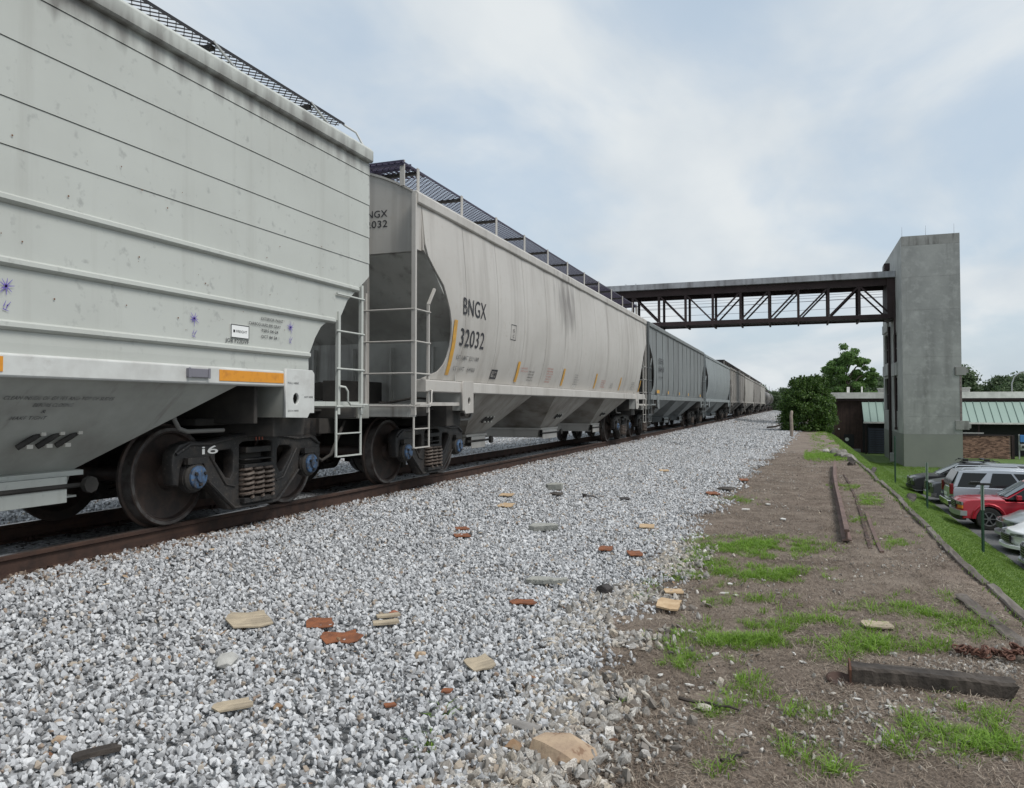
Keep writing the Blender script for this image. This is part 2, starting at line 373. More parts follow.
def ballast_pts(x0, x1, y0, y1, dens, smin, smax, clip=True):
    n = int(dens*(x1-x0)*(y1-y0)); x = rs.uniform(x0, x1, n); y = rs.uniform(y0, y1, n)
    if clip:
        e = xb(y)+.10*np.sin(y*2.1)+.07*np.sin(y*5.3+1)
        p = np.clip((e+.2-x)/.5, 0, 1)**1.5; k = rs.uniform(0, 1, n) < p; x, y = x[k], y[k]
    s = smin+(smax-smin)*rs.beta(2.0, 3.0, len(x)); z = HN(x)+s*.10+rs.uniform(-.4, .35, len(x))*s*.8
    return x, y, z, s
bl = [ballast_pts(-5.62, -.5, -1.5, 8, 1750, .016, .062), ballast_pts(-5.62, -.5, 8, 15, 1200, .022, .068), ballast_pts(-5.62, -.3, 15, 28, 620, .03, .078),
      ballast_pts(-5.62, .6, 28, 60, 170, .05, .11), ballast_pts(-5.4, .5, 60, 150, 38, .09, .2), ballast_pts(-20, -7.95, 2.5, 22, 190, .035, .08, False),
      ballast_pts(-20, -7.95, 22, 50, 40, .045, .1, False)]
x, y, z, s = [np.concatenate(q) for q in zip(*bl)]
# keep the rail, its foot and the sleeper tops clear
k = (np.abs(x-(XC+.72)) > .085) & (x-XC > .72)|(x < -7.9)
x, y, z, s = x[k], y[k], z[k], s[k]; n = len(x); print('ballast stones', n)
z = z+np.array([.012+.035*noise.noise((a*.8, b*.55, 7)) if a > -5.2 else 0. for a, b in zip(x, y)])
sc3 = np.stack([s*rs.uniform(.8, 1.3, n), s*rs.uniform(.75, 1.1, n), s*rs.uniform(.6, .95, n)], 1)
o = scatter('gravel', np.stack([x, y, z], 1), rs.uniform(0, 6.28, (n, 3)), sc3, rs.randint(0, 7, n), stones)
tag(o, 'pale grey crushed stone ballast spread beside the railway track', 'gravel', kind='stuff')

# oily ballast between the rails; grime and train shade both painted in
M_oil_shade = mat('oily_shaded_ballast', (.06, .055, .05), .8, objrand=[(0, (.02, .018, .016)), (.6, (.05, .045, .04)), (1, (.10, .09, .08))])
stones3 = [loose('stone', hull_rock(.5, 11+i, .65, 40+i), M_oil_shade) for i in range(4)]
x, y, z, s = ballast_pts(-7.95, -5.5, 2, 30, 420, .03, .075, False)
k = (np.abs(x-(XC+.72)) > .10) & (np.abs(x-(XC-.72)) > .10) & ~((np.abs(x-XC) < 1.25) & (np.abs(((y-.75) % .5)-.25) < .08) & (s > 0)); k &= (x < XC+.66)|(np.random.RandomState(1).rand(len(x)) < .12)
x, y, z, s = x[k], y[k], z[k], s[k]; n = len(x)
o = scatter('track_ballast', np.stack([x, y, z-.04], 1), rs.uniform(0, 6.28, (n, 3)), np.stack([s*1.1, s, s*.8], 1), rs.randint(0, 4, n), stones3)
tag(o, 'oily ballast painted dark with shade, lying between the rails under the train', 'ballast', kind='stuff')
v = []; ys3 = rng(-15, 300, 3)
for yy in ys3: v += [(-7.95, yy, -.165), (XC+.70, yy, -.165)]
me = bpy.data.meshes.new('track_bed'); me.from_pydata(v, [], [(2*i, 2*i+1, 2*i+3, 2*i+2) for i in range(len(ys3)-1)]); struct(link('track_bed', me, mat('oily_shaded_track_bed', (.035, .03, .027), .85, col2=(.07, .06, .055), nscale=20, bump=.02, bscale=30)))  # bed colour holds oil grime and the shade under the train

# darker mixed stones where ballast meets dirt, and loose chips on the dirt
def mixed(n, f):
    out = []
    while len(out) < n:
        q = f()
        if q: out.append(q)
    return out
def f1():
    y_ = random.uniform(1.6, 9); x_ = float(xb(y_))+random.gauss(-.1, .22)
    if noise.noise((x_*1.5, y_*1.2, 9)) < -.05 and y_ > 4.5: return None
    return (x_, y_, random.uniform(.025, .085))
def f2():
    y_ = 1.6+28*random.random()**2; x_ = random.uniform(-1.1, 1.7)
    d = noise.noise((x_*1.3, y_*.9, 2))
    if random.random() > max(.05, d*2.4+.1): return None
    return (x_, y_, random.uniform(.008, .04))
def f3():   # pebble patch near the timber
    gx, gy = G(965+random.gauss(0, 45), 672+random.gauss(0, 10)) if random.random() < .45 else G(880+random.gauss(0, 60), 725+random.gauss(0, 22)) if random.random() < .6 else G(640+random.gauss(0, 50), 745+random.gauss(0, 18))
    return (gx, gy, random.uniform(.01, .04)) if gx < 1.6 else None
mp_ = mixed(4400, f1)+mixed(2600, f2)+mixed(1300, f3)
P = np.array(mp_); n = len(P)
o = scatter('pebbles', np.stack([P[:, 0], P[:, 1], HN(P[:, 0])+P[:, 2]*.12], 1), rs.uniform(0, 6.28, (n, 3)), np.stack([P[:, 2]*rs.uniform(.9, 1.5, n), P[:, 2], P[:, 2]*rs.uniform(.5, .9, n)], 1), rs.randint(0, 6, n), stones2)
tag(o, 'tan and grey loose stones strewn over the bare dirt', 'pebbles', kind='stuff')

rd_ = np.random.RandomState(12); n = 3600; y = rd_.uniform(1.5, 34, n); x = -5.62+np.abs(rd_.normal(0, .22, n)); s = rd_.uniform(.02, .055, n)
M_dust = mat('rust_dusted_stone', (.3, .25, .2), .9, objrand=[(0, (.07, .05, .04)), (.4, (.15, .105, .08)), (.8, (.26, .20, .16)), (1, (.36, .31, .27))])
o = scatter('rusty_ballast', np.stack([x, y, HN(x)+s*.3], 1), rd_.uniform(0, 6.28, (n, 3)), np.stack([s*1.2, s, s*.8], 1), rd_.randint(0, 4, n), [loose('stone', hull_rock(.5, 11+i, .65, 60+i), M_dust) for i in range(4)])
tag(o, 'rust-dusted brown ballast stones along the near rail', 'ballast', kind='stuff')

# small chips of wood, rust and bark among the stones
rd_ = np.random.RandomState(22); n = 520; y = 1.6+30*rd_.rand(n)**1.5; x = rd_.uniform(-5.3, -.8, n); s = rd_.uniform(.015, .06, n)
M_chip = mat('wood_and_rust_chips', (.3, .2, .1), .9, objrand=[(0, (.05, .035, .025)), (.35, (.17, .08, .04)), (.65, (.30, .20, .12)), (1, (.48, .38, .26))])
o = scatter('wood_chips', np.stack([x, y, HN(x)+.022+.03*rd_.rand(n)], 1), np.stack([rd_.normal(0, .25, n), rd_.normal(0, .25, n), rd_.uniform(0, 6.28, n)], 1), np.stack([s*1.5, s*.8, s*.3], 1), rd_.randint(0, 3, n), [loose('chip', hull_rock(.5, 9+i, .5, 80+i), M_chip) for i in range(3)])
tag(o, 'small wood, bark and rust chips scattered over the ballast', 'litter', kind='stuff')

# dry straw and twigs lying on the dirt
M_straw = mat('dry_straw', (.3, .25, .19), .9, objrand=[(0, (.07, .05, .037)), (.4, (.16, .122, .092)), (.8, (.25, .20, .155)), (1, (.38, .33, .27))])
def straw(seed, n=20):
    rr = random.Random(seed); b = MB()
    for i in range(n):
        a = rr.uniform(0, 2*PI); l = rr.uniform(.012, .042); w = rr.uniform(.0007, .0018); cx_, cy_ = rr.gauss(0, .05), rr.gauss(0, .05)
        p = Vector((cx_, cy_, rr.uniform(.002, .006))); q = p+Vector((math.cos(a)*l, math.sin(a)*l, rr.uniform(.0, .014)))
        pr = Vector((-math.sin(a), math.cos(a), 0))*w
        b.add([p-pr, p+pr, q+pr*.5, q-pr*.5], [(0, 1, 2, 3)])
    me = bpy.data.meshes.new('straw'); me.from_pydata(b.v, [], b.f); return loose('straw', me, M_straw)
ss = [straw(i) for i in range(6)]
n = 21000; y = 1.5+26*rs.rand(n)**1.8; x = rs.uniform(-1.25, 1.5, n); k = x > xb(y)-.05+.2*rs.randn(n)*.5; x, y = x[k], y[k]; n = len(x)
zz = np.array([.02*noise.noise((a*2.2, b*2.2, 0))+.012*noise.noise((a*.55, b*.55, 5)) for a, b in zip(x, y)])
o = scatter('dead_grass_litter', np.stack([x, y, HN(x)+zz-.004], 1), np.stack([rs.normal(0, .06, n), rs.normal(0, .06, n), rs.uniform(0, 6.28, n)], 1), np.repeat(rs.uniform(.7, 1.5, n)[:, None], 3, 1), rs.randint(0, 6, n), ss)
tag(o, 'dry straw and dead grass matted over the brown dirt strip', 'dead grass', kind='stuff')

def tuft(seed, n, h, spread, w, droop, m):
    rr = random.Random(seed); b = MB()
    for i in range(n):
        a = rr.uniform(0, 2*PI); r0 = spread*math.sqrt(rr.random()); bx_, by_ = r0*math.cos(a), r0*math.sin(a)
        a2 = a+rr.gauss(0, .9); hh = h*rr.uniform(.45, 1.15); dr = droop*rr.uniform(.4, 1.4)*hh; ww = w*rr.uniform(.7, 1.3)
        d = Vector((math.cos(a2), math.sin(a2), 0)); pr = Vector((-d.y, d.x, 0))*ww
        p0 = Vector((bx_, by_, -.005)); p1 = p0+d*dr*.35+Vector((0, 0, hh*.6)); p2 = p0+d*dr+Vector((0, 0, hh*(1-.25*droop)))
        b.add([p0-pr, p0+pr, p1+pr*.8, p1-pr*.8, p2], [(0, 1, 2, 3), (3, 2, 4)])
    me = bpy.data.meshes.new('tuft'); me.from_pydata(b.v, [], b.f); return loose('tuft', me, m)
M_gr = leafmat('fresh_grass', (.10, .19, .02), (.16, .30, .03), (.25, .40, .055))
M_gr2 = leafmat('lawn_blades', (.10, .18, .03), (.16, .26, .045), (.23, .33, .075))
tf = [tuft(i, 20, .06, .035, .0020, 1.0, M_gr) for i in range(6)]
PATCH = [(735,547,52,9,1.2),(775,546,48,10,1.),(700,560,30,6,.9),(690,573,26,7,.8),(755,572,55,8,1.1),(790,576,34,6,1.1),(715,585,30,5,.4),(720,602,25,6,.35),(760,600,30,6,.3),(800,603,14,4,.9),
         (755,634,55,11,1.5),(720,640,48,12,.9),(690,655,34,12,.9),(700,668,34,9,.8),(795,620,30,8,.35),(836,619,20,8,.8),(862,645,30,14,1.2),(840,655,20,9,.8),(905,612,55,14,.8),(950,620,36,12,.8),(985,630,25,10,.6),
         (925,648,40,7,1.1),(880,640,30,9,.5),(750,678,18,12,.8),(755,700,30,10,.7),(712,708,18,6,.9),(780,722,40,10,.6),(800,712,32,10,.7),(765,745,40,14,.35),(955,728,50,18,1.0),(990,748,45,20,1.5),(925,722,30,14,.7),(905,748,22,9,.3),
         (985,716,35,9,.7),(945,690,10,3,.6),(800,758,36,9,.5),(840,770,30,8,.4),(730,770,30,8,.4),(845,487,14,3,.5),(870,500,14,6,.7),(893,542,22,7,.4),(860,520,10,5,.3),(740,500,22,4,.3),
         (452,720,14,9,.14),(430,745,20,12,.22),(620,700,8,3,.3),(655,585,16,5,.3),(640,600,10,4,.3),(820,640,16,7,.4)]
pts = []
for (u, v, ru, rv, dn) in PATCH:
    x0, y0 = G(u, v); pm_ = pxm(u, v); area = ru*pm_*abs(G(u, v-rv)[1]-G(u, v+rv)[1])
    for i in range(int(area*760*dn)+10):
        a = random.gauss(0, .55), random.gauss(0, .55)
        if abs(a[1]) > 1.3: continue
        gx, gy = G(u+a[0]*ru, v+a[1]*rv)
        if noise.noise((gx*3.2, gy*3.2, 4))+random.uniform(-.25, .25) > -.12 and gx < 1.46: pts.append((gx, gy, random.uniform(.5, 1.25)))
# bright green strip where the dirt strip ends
for i in range(1500):
    gx, gy = G(random.uniform(805, 862), random.gauss(456, 2.2))
    if gx < 1.5 and gy > 20: pts.append((gx, gy, random.uniform(.8, 1.5)))
for i in range(3000):
    gx, gy = random.uniform(.5, 1.55), random.uniform(27, 52)
    if random.random() < (gx-.4)/1.1 and noise.noise((gx*2, gy*.5, 8)) > -.1: pts.append((gx, gy, random.uniform(.5, 1.1)))
P = np.array(pts); n = len(P); print('grass tufts', n)
o = scatter('grass', np.stack([P[:, 0], P[:, 1], HN(P[:, 0])-.006], 1), np.stack([rs.normal(0, .12, n), rs.normal(0, .12, n), rs.uniform(0, 6.28, n)], 1), np.repeat(P[:, 2:3]*rs.uniform(.7, 1.2, (n, 1)), 3, 1), rs.randint(0, 6, n), tf)
tag(o, 'bright green grass growing in patches through the brown dirt', 'grass', kind='stuff')
lt = [tuft(40+i, 36, .05, .17, .004, .6, M_gr2) for i in range(5)]
n = 24000; y = 4+52*rs.rand(n)**1.25; x = 1.62+4.25*rs.rand(n); n += 9000; y = np.concatenate([y, 49+18*rs.rand(9000)]); x = np.concatenate([x, 3.5+9*rs.rand(9000)])
sl = np.gradient(ZP, XP); zz = np.array([.03*noise.noise((a*.9, b*.9, 0))+.018*noise.noise((a*.225, b*.225, 5)) for a, b in zip(x, y)])
o = scatter('lawn_grass', np.stack([x, y, HN(x)+zz-.004], 1), np.stack([rs.normal(0, .05, n), .5+rs.normal(0, .05, n), rs.uniform(-.5, .5, n)], 1), np.repeat(rs.uniform(.7, 1.3, n)[:, None], 3, 1)*np.array([1, 1, .8]), rs.randint(0, 5, n), lt)
tag(o, 'mown green lawn covering the bank down to the car park', 'lawn', kind='stuff')

# ------------------------------------------------------------------ the train
M_blk = mat('truck_steel', (.018, .017, .017), .6, .1, col2=(.045, .037, .031), nscale=7, nlo=.45, nhi=.72, spots=(.10, .09, .08), sscale=40, sth=(.6, .75), bump=.003, bscale=50)
M_whl = mat('wheel_steel', (.036, .028, .025), .6, .25, col2=(.075, .050, .040), nscale=5, nlo=.4, nhi=.65, bump=.002, bscale=40)
M_tread = mat('wheel_rim_steel', (.15, .14, .135), .42, .7, col2=(.07, .055, .05), nscale=9)
M_spr = mat('spring_steel', (.16, .13, .11), .6, .2, col2=(.07, .05, .04), nscale=20)
M_cap = mat('blue_bearing_cap', (.055, .115, .22), .6, col2=(.035, .045, .065), nscale=14, nlo=.42, nhi=.62, spots=(.12, .11, .10), sscale=30)
M_und = mat('underframe_grime', (.025, .023, .021), .85, col2=(.05, .045, .04), nscale=3)
M_chalk = mat('chalk_white', (.7, .7, .68), .9)
M_ink = mat('black_lettering', (.025, .025, .03), .7)
M_inkfade = mat('faded_lettering', (.10, .10, .10), .8, col2=(.3, .3, .29), nscale=20)
M_red = mat('red_lettering', (.42, .12, .08), .7)
M_yel = mat('yellow_reflector', (.62, .33, .045), .5, col2=(.45, .25, .06), nscale=10)
M_org = mat('orange_reflector', (.66, .27, .02), .45, col2=(.45, .17, .02), nscale=14, nlo=.5, nhi=.8)
M_plate = mat('white_decal', (.78, .79, .78), .5)
M_pur = mat('purple_spray', (.16, .12, .42), .8)
M_grat = mat('grating_steel', (.035, .033, .036), .5, .5)
M_grat2 = mat('purplish_grating_steel', (.06, .052, .085), .5, .5)
M_galv = mat('galvanised_bracket', (.42, .43, .43), .5, .4)
M_bolt = mat('pale_bolt', (.5, .48, .43), .7)
M_rustspot = mat('rust_streak', (.16, .085, .05), .9)

def paint(nm, c, dirt, st=(.5, .8), rough=.55, sp=(.62, .7), nlo=.42, nhi=.8):
    d2 = tuple(q*.80 for q in c)
    return mat(nm, c, rough, 0, col2=d2, nscale=.9, nlo=nlo, nhi=nhi, streak=dirt, stscale=(5, 5, .22), st=st, spots=tuple(q*.82 for q in c), sscale=14, sth=sp, bump=.0012, bscale=18)

def helix(R_, r, z0, z1, turns, n=12, k=5):
    pts = [(R_*math.cos(2*PI*i/n), R_*math.sin(2*PI*i/n), z0+(z1-z0)*i/(n*turns)) for i in range(int(n*turns)+1)]
    return MB().tube(pts, r, k)
WR = .475
def make_truck(parent, yloc):
    t = part_empty('truck', parent, (0, yloc, .03))
    for ya in (-.905, .905):
        MB().tube([(-1.05, ya, WR), (1.05, ya, WR)], .075, 12).build('axle', M_whl, t, 40)
        for sx in (-1, 1):
            xi = sx*.72
            prof = [(-.085, .06), (-.085, .12), (-.02, .135), (.0, .36), (-.055, .405), (-.075, WR+.025), (-.045, WR+.028), (-.035, WR+.002), (.062, WR-.006), (.068, WR-.012), (.068, WR-.06), (.03, WR-.075), (.018, .36), (.045, .14), (.10, .125), (.10, .06)]
            w = MB().lathe([(sx*a, r) for a, r in prof], 44, (xi, ya, WR), 'x').build('wheel', M_whl, t, 35)
            MB().lathe([(sx*.0685, WR-.012), (sx*.0715, WR-.014), (sx*.0715, WR-.042), (sx*.0685, WR-.044)], 44, (xi, ya, WR), 'x').build('wheel_rim', M_tread, w)
            MB().lathe([(sx*-.034, WR+.0035), (sx*.062, WR-.0045)], 44, (xi, ya, WR), 'x').build('wheel_tread', M_tread, w, 60)
    out = [(-1.17,.60),(-1.16,.70),(-1.08,.785),(-.95,.815),(-.72,.80),(-.45,.835),(-.2,.865),(.2,.865),(.45,.835),(.72,.80),(.95,.815),(1.08,.785),(1.16,.70),(1.17,.60),(1.15,.42),(1.08,.40),(1.06,.56),(1.03,.615),(.78,.615),(.75,.56),(.745,.40),(.66,.35),(.50,.20),(.42,.115),(.34,.09),(-.34,.09),(-.42,.115),(-.50,.20),(-.66,.35),(-.745,.40),(-.75,.56),(-.78,.615),(-1.03,.615),(-1.06,.56),(-1.08,.40),(-1.15,.42)]
    def tri(s): return [(s*.61,.665),(s*.57,.70),(s*.39,.71),(s*.355,.67),(s*.355,.49),(s*.40,.42),(s*.45,.43),(s*.60,.60)]
    mid = [(-.255,.20),(.255,.20),(.255,.75),(.2,.775),(-.2,.775),(-.255,.75)]
    me = mesh_T(curve_mesh([out, tri(1), tri(-1), mid], .13, .018), AX_YZ)
    # ribs that stand proud along the edges of the casting
    for sx in (-1, 1):
        m2 = me.copy(); sf = link('side_frame', m2, M_blk, t, 40); sf.location = (sx*1.0, 0, 0)
        b = MB(); X = sx*.075
        for s_ in (-1, 1):
            b.tube([(X, s_*1.13, .70), (X, s_*.95, .785), (X, s_*.7, .775), (X, s_*.3, .83), (X, 0, .84)], .015, 6)
            b.tube([(X, s_*.72, .42), (X, s_*.48, .22), (X, s_*.34, .115), (X, 0, .11)], .016, 6)
            b.box(min(X, X+sx*.05), max(X, X+sx*.05), s_*.905-.13, s_*.905+.13, .60, .66)
            b.lathe([(sx*.03, .155), (sx*.075, .15), (sx*.08, .12), (sx*.03, .11)], 18, (0, s_*.905, WR), 'x')
            b.tube([(X*.9, s_*.69, .66), (X*.9, s_*.46, .36), (X*.9, s_*.33, .33)], .012, 6)
        b.build('casting_rib', M_blk, sf, 40)
        for i, yy in enumerate((-.165, 0, .165)):
            for xx in ((-.055, .075) if sx > 0 else (-.075, .055)):
                q = helix(.072, .0155, .20, .50, 6).build('spring', M_spr, t, 60); q.location = (sx*1.0+xx, yy, 0)
        MB().box(sx*.86, sx*1.13, -.25, .25, .15, .2).box(sx*.92, sx*1.115, -.235, .235, .505, .545).box(sx*.95, sx*1.12, -.24, .24, .585, .60).box(sx*.95, sx*1.10, -.2, .2, .66, .72).build('spring_seat', M_blk, t, bevel=.006)
        for ya in (-.905, .905):
            MB().lathe([(sx*1.0, .145), (sx*1.1, .14), (sx*1.12, .12), (sx*1.12, 0)], 20, (0, ya, WR), 'x').build('bearing', M_und, t, 40)
            c = MB().lathe([(sx*1.115, .108), (sx*1.14, .106), (sx*1.15, .092), (sx*1.15, .05), (sx*1.165, .045), (sx*1.165, 0)], 20, (0, ya, WR), 'x').build('bearing_cap', M_cap, t, 40)
            b = MB()
            for a in range(3): b.lathe([(sx*1.148, .018), (sx*1.172, .017), (sx*1.172, 0)], 6, (0, ya+.068*math.cos(a*2.094+.5), WR+.068*math.sin(a*2.094+.5)), 'x')
            b.build('cap_bolt', M_blk, t)
    MB().box(-1.0, 1.0, -.17, .17, .40, .66).box(-.3, .3, -.22, .22, .66, .80).build('bolster', M_und, t, bevel=.02)
    b = MB()
    for s_ in (-1, 1):
        b.bar((-.72, s_*.36, .36), (.72, s_*.36, .36), .07, .09).box(-.55, .62, s_*.50-.04, s_*.50+.04, .42, .86)
        for sx in (-.72, .72): b.box(sx-.04, sx+.05, s_*.36-.05 if s_ < 0 else s_*.36, s_*.41 if s_ > 0 else s_*.36+.05, .2, .52)
        b.bar((.15, s_*.36, .38), (.1, s_*.05, .85), .05, .03)
    b.build('brake_rigging', M_und, t)
    return t

def arc(z, P):       # piecewise linear in z
    return float(np.interp(z, P[0], P[1]))
def make_grating(y0, y1, x0, x1, m, parent, pitch=.055, w=.006, h=.022, name='grating'):
    b = MB(); L = x1-x0
    for s_ in (1, -1):
        k = y0-L if s_ > 0 else y0
        y = y0-L
        while y < y1+L:
            a, c = (y, y+L) if s_ > 0 else (y+L, y)
            # bar from (x0,a) to (x1,c) clipped to y0..y1
            p = Vector((x0, a)); q = Vector((x1, c))
            t0, t1 = 0., 1.
            d = q.y-p.y
            for lim, sg in ((y0, 1), (y1, -1)):
                f0 = (p.y-lim)*sg; f1 = (q.y-lim)*sg
                if f0 < 0 and f1 < 0: t0 = 2; break
                if f0 < 0: t0 = max(t0, f0/(f0-f1))
                if f1 < 0: t1 = min(t1, f0/(f0-f1))
            if t0 < t1:
                P_ = p+(q-p)*t0; Q_ = p+(q-p)*t1
                if (Q_-P_).length > .01:
                    dd = (Q_-P_).normalized(); n_ = Vector((-dd.y, dd.x))*w/2; kk = len(b.v)
                    b.v += [(P_.x-n_.x, P_.y-n_.y, 0), (P_.x+n_.x, P_.y+n_.y, 0), (Q_.x+n_.x, Q_.y+n_.y, 0), (Q_.x-n_.x, Q_.y-n_.y, 0),
                            (P_.x-n_.x, P_.y-n_.y, h), (P_.x+n_.x, P_.y+n_.y, h), (Q_.x+n_.x, Q_.y+n_.y, h), (Q_.x-n_.x, Q_.y-n_.y, h)]
                    b.f += [tuple(kk+i for i in f) for f in ((0,3,2,1),(4,5,6,7),(1,2,6,5),(3,0,4,7))]
            y += pitch*1.5
    b.box(x0-.006, x0+.004, y0, y1, -.008, .02).box(x1-.004, x1+.006, y0, y1, -.008, .02)
    me = bpy.data.meshes.new(name); me.from_pydata(b.v, [], b.f); return link(name, me, m, parent)

BE = 8.37     # half length of the body
def hopper(nm, lab, yc, pnt, inner, kind='curved', near=False, wz=None, eave=4.13, fas=.18, walk=4.60, edge=None, zsplit=None, grp='covered hopper cars coupled in the train', post_m=None, grat=None, trucks=None, bays=3, side_m=None, walk_half=1.30, seams=None, roofm=None, bay_m=None, sill_m=None):
    t = thing(nm, lab, 'railway hopper car', (XC, yc, 0), 0, grp)
    wf = lambda z: arc(z, wz)
    ye = lambda z: BE-.04 if z >= 3.33 else BE-.04-(3.33-z)*1.14
    side_m = side_m or pnt; roofm = roofm or pnt
    # inner shell: ends, slope sheets and the wall behind the side sheets
    zs = [1.37, 1.6, 1.9, 2.2, 2.5, 2.8, 3.1, 3.33, 3.6, 3.9, eave-.02]
    v = []; f = []
    for z in zs:
        w = wf(z)-.03; q = ye(z); v += [(w, -q, z), (w, q, z), (-w, q, z), (-w, -q, z)]
    for i in range(len(zs)-1):
        for j in range(4):
            a, b_ = i*4+j, i*4+(j+1) % 4; f.append((a, b_, b_+4, a+4))
    MB().add(v, f).build('body_shell', inner, t)
    # vertical end sheets (light) over the slope sheets
    zr = lambda x: eave+ (.49)*(1-(abs(x)/1.54)**2.0)
    xs = [-1.53+3.06*i/16 for i in range(17)]
    for s_ in (-1, 1):
        poly = [(-(wf(3.34)-.025), 3.34), (wf(3.34)-.025, 3.34)]+[(x, zr(x)-.012) for x in reversed(xs)]
        MB().prism(poly, 'y', s_*(BE-.03), s_*BE).build('end_sheet', pnt, t)
    # roof
    v = []; f = []
    for y in (-BE-.03, BE+.03):
        for x in xs: v.append((x, y, zr(x)))
        for x in xs: v.append((x, y, zr(x)-.03))
    n = len(xs)
    for i in range(n-1): f += [(i, i+1, 2*n+i+1, 2*n+i), (n+i, 3*n+i, 3*n+i+1, n+i+1), (i, n+i, n+i+1, i+1), (2*n+i, 2*n+i+1, 3*n+i+1, 3*n+i)]
    f += [(0, 2*n, 3*n, n), (n-1, 2*n-1, 4*n-1, 3*n-1)]
    roof = MB().add(v, f).build('roof', roofm, t, 50)
    for s_ in (-1, 1):      # eave beams
        MB().prism([(s_*1.49, eave-fas), (s_*1.585, eave-fas), (s_*1.60, eave-fas+.02), (s_*1.60, eave-.03), (s_*1.56, eave+.012), (s_*1.50, eave+.012)], 'y', -BE-(0 if kind == 'banded' else .17), BE+(0 if kind == 'banded' else .17)).build('eave_beam', roofm, t, bevel=.008)
    hm = MB().box(-.24, .24, -.62, .62, 0, .07).box(-.27, .27, -.3, -.25, .02, .1).box(-.27, .27, .25, .3, .02, .1).mesh('roof_hatch'); hm.materials.append(roofm)
    for k in range(6 if near else 3): again('roof_hatch', hm, roof, (0, -6.6+13.2*k/(5 if near else 2), eave+.47))
    # side sheets
    top = eave-fas
    for s_ in (-1, 1):
        if kind == 'banded':
            for i, (za, zb) in enumerate(zip(zsplit[:-1], zsplit[1:])):
                g_ = .0022; rows = [za+g_]+([za+.02*q_ for q_ in range(1, 40) if za+.02*q_ < min(zb-.01, 2.8)] if za < 2.8 else [])+[zb-.0022]
                v = []; f = []
                for z in rows:
                    L = edge(z); lean = .007*(zb-z)/(zb-za)      # each sheet laps over the one below
                    for y in (-L, -L/2, 0, L/2, L): v.append((s_*(wf(z)+lean), y, z))
                m_ = len(rows)
                for z in rows:
                    L = edge(z)
                    for y in (-L, -L/2, 0, L/2, L): v.append((s_*(wf(z)-.022), y, z))
                for r_ in range(m_-1):
                    for c_ in range(4):
                        a = r_*5+c_; f.append((a, a+1, a+6, a+5)); a += m_*5; f.append((a, a+5, a+6, a+1))
                for c_ in range(4): f.append((c_, m_*5+c_, m_*5+c_+1, c_+1)); a = (m_-1)*5+c_; f.append((a, a+1, m_*5+a+1, m_*5+a))
                for r_ in range(m_-1):
                    a = r_*5; f.append((a, a+5, m_*5+a+5, m_*5+a)); a += 4; f.append((a, m_*5+a, m_*5+a+5, a+5))
                MB().add(v, f).build('side_panel', side_m, t)
        else:
            for y0, y1 in zip(seams[:-1], seams[1:]):
                first = y0 == seams[0]; last = y1 == seams[-1]
                rows = [1.56+ (top-1.56)*i/14 for i in range(15)]
                if first or last: rows = sorted(rows+[1.6, 1.68, 1.8])
                v = []; f = []; g_ = .0055 if near else .004
                cols = 4 if kind == 'curved' else 3
                for d_ in (0, .022):
                    for z in rows:
                        a = y0+g_; b_ = y1-g_
                        if first: a = max(a, -edge(z))
                        if last: b_ = min(b_, edge(z))
                        for c_ in range(cols):
                            u = c_/(cols-1); pil = (.010*math.sin(u*PI) if kind == 'curved' else 0)
                            v.append((s_*(wf(z)-d_+(pil if d_ == 0 else 0)), a+(b_-a)*u, z))
                m_ = len(rows); K = m_*cols
                for r_ in range(m_-1):
                    for c_ in range(cols-1):
                        a = r_*cols+c_; f.append((a, a+1, a+cols+1, a+cols)); a += K; f.append((a, a+cols, a+cols+1, a+1))
                    a = r_*cols; f.append((a, a+cols, K+a+cols, K+a)); a += cols-1; f.append((a, K+a, K+a+cols, a+cols))
                o_ = MB().add(v, f).build('side_panel', side_m, t, 40)
                if kind == 'ribbed' and not first:
                    MB().box(min(s_*(wf(2.8)), s_*(wf(2.8)+.016)), max(s_*(wf(2.8)), s_*(wf(2.8)+.016)), y0-.03, y0+.03, 1.62, top-.02).build('side_post', side_m, t)
        # sill
        ys_ = 7.15 if kind == 'banded' else 8.25
        zt = 1.545 if kind != 'banded' else 1.53
        MB().prism([(s_*1.40, 1.37), (s_*1.565, 1.37), (s_*1.575, 1.385), (s_*1.575, zt-.01), (s_*1.555, zt), (s_*1.40, zt+.005)], 'y', -ys_, ys_).build('side_sill', sill_m or side_m, t, bevel=.008)
        for e in (-1, 1):     # jacking pads
            ya, yb = (6.68, 7.17) if kind == 'banded' else (6.62, 7.05)
            pl = mesh_T(curve_mesh([[(ya, 1.06), (yb-.12, 1.05), (yb-.08, 1.10), (yb, 1.10), (yb, 1.52), (yb-.04, 1.555), (ya, 1.555)], [(ya+.17+.05*math.cos(a*PI/5), 1.25+.06*math.sin(a*PI/5)) for a in range(10)]], .03, .004), AX_YZ)
            pl.transform(Matrix.Scale(e, 4, (0, 1, 0))); o_ = link('jacking_pad', pl, sill_m or side_m, t); o_.location = (s_*1.585, 0, 0)
            MB().box(s_*1.2, s_*1.57, e*(ya+.02)-.012, e*(ya+.02)+.012, 1.06, 1.37).build('pad_gusset', inner, t)
            MB().box(s_*1.2, s_*1.57, e*(yb-.03)-.012, e*(yb-.03)+.012, 1.1, 1.37).build('pad_gusset', inner, t)
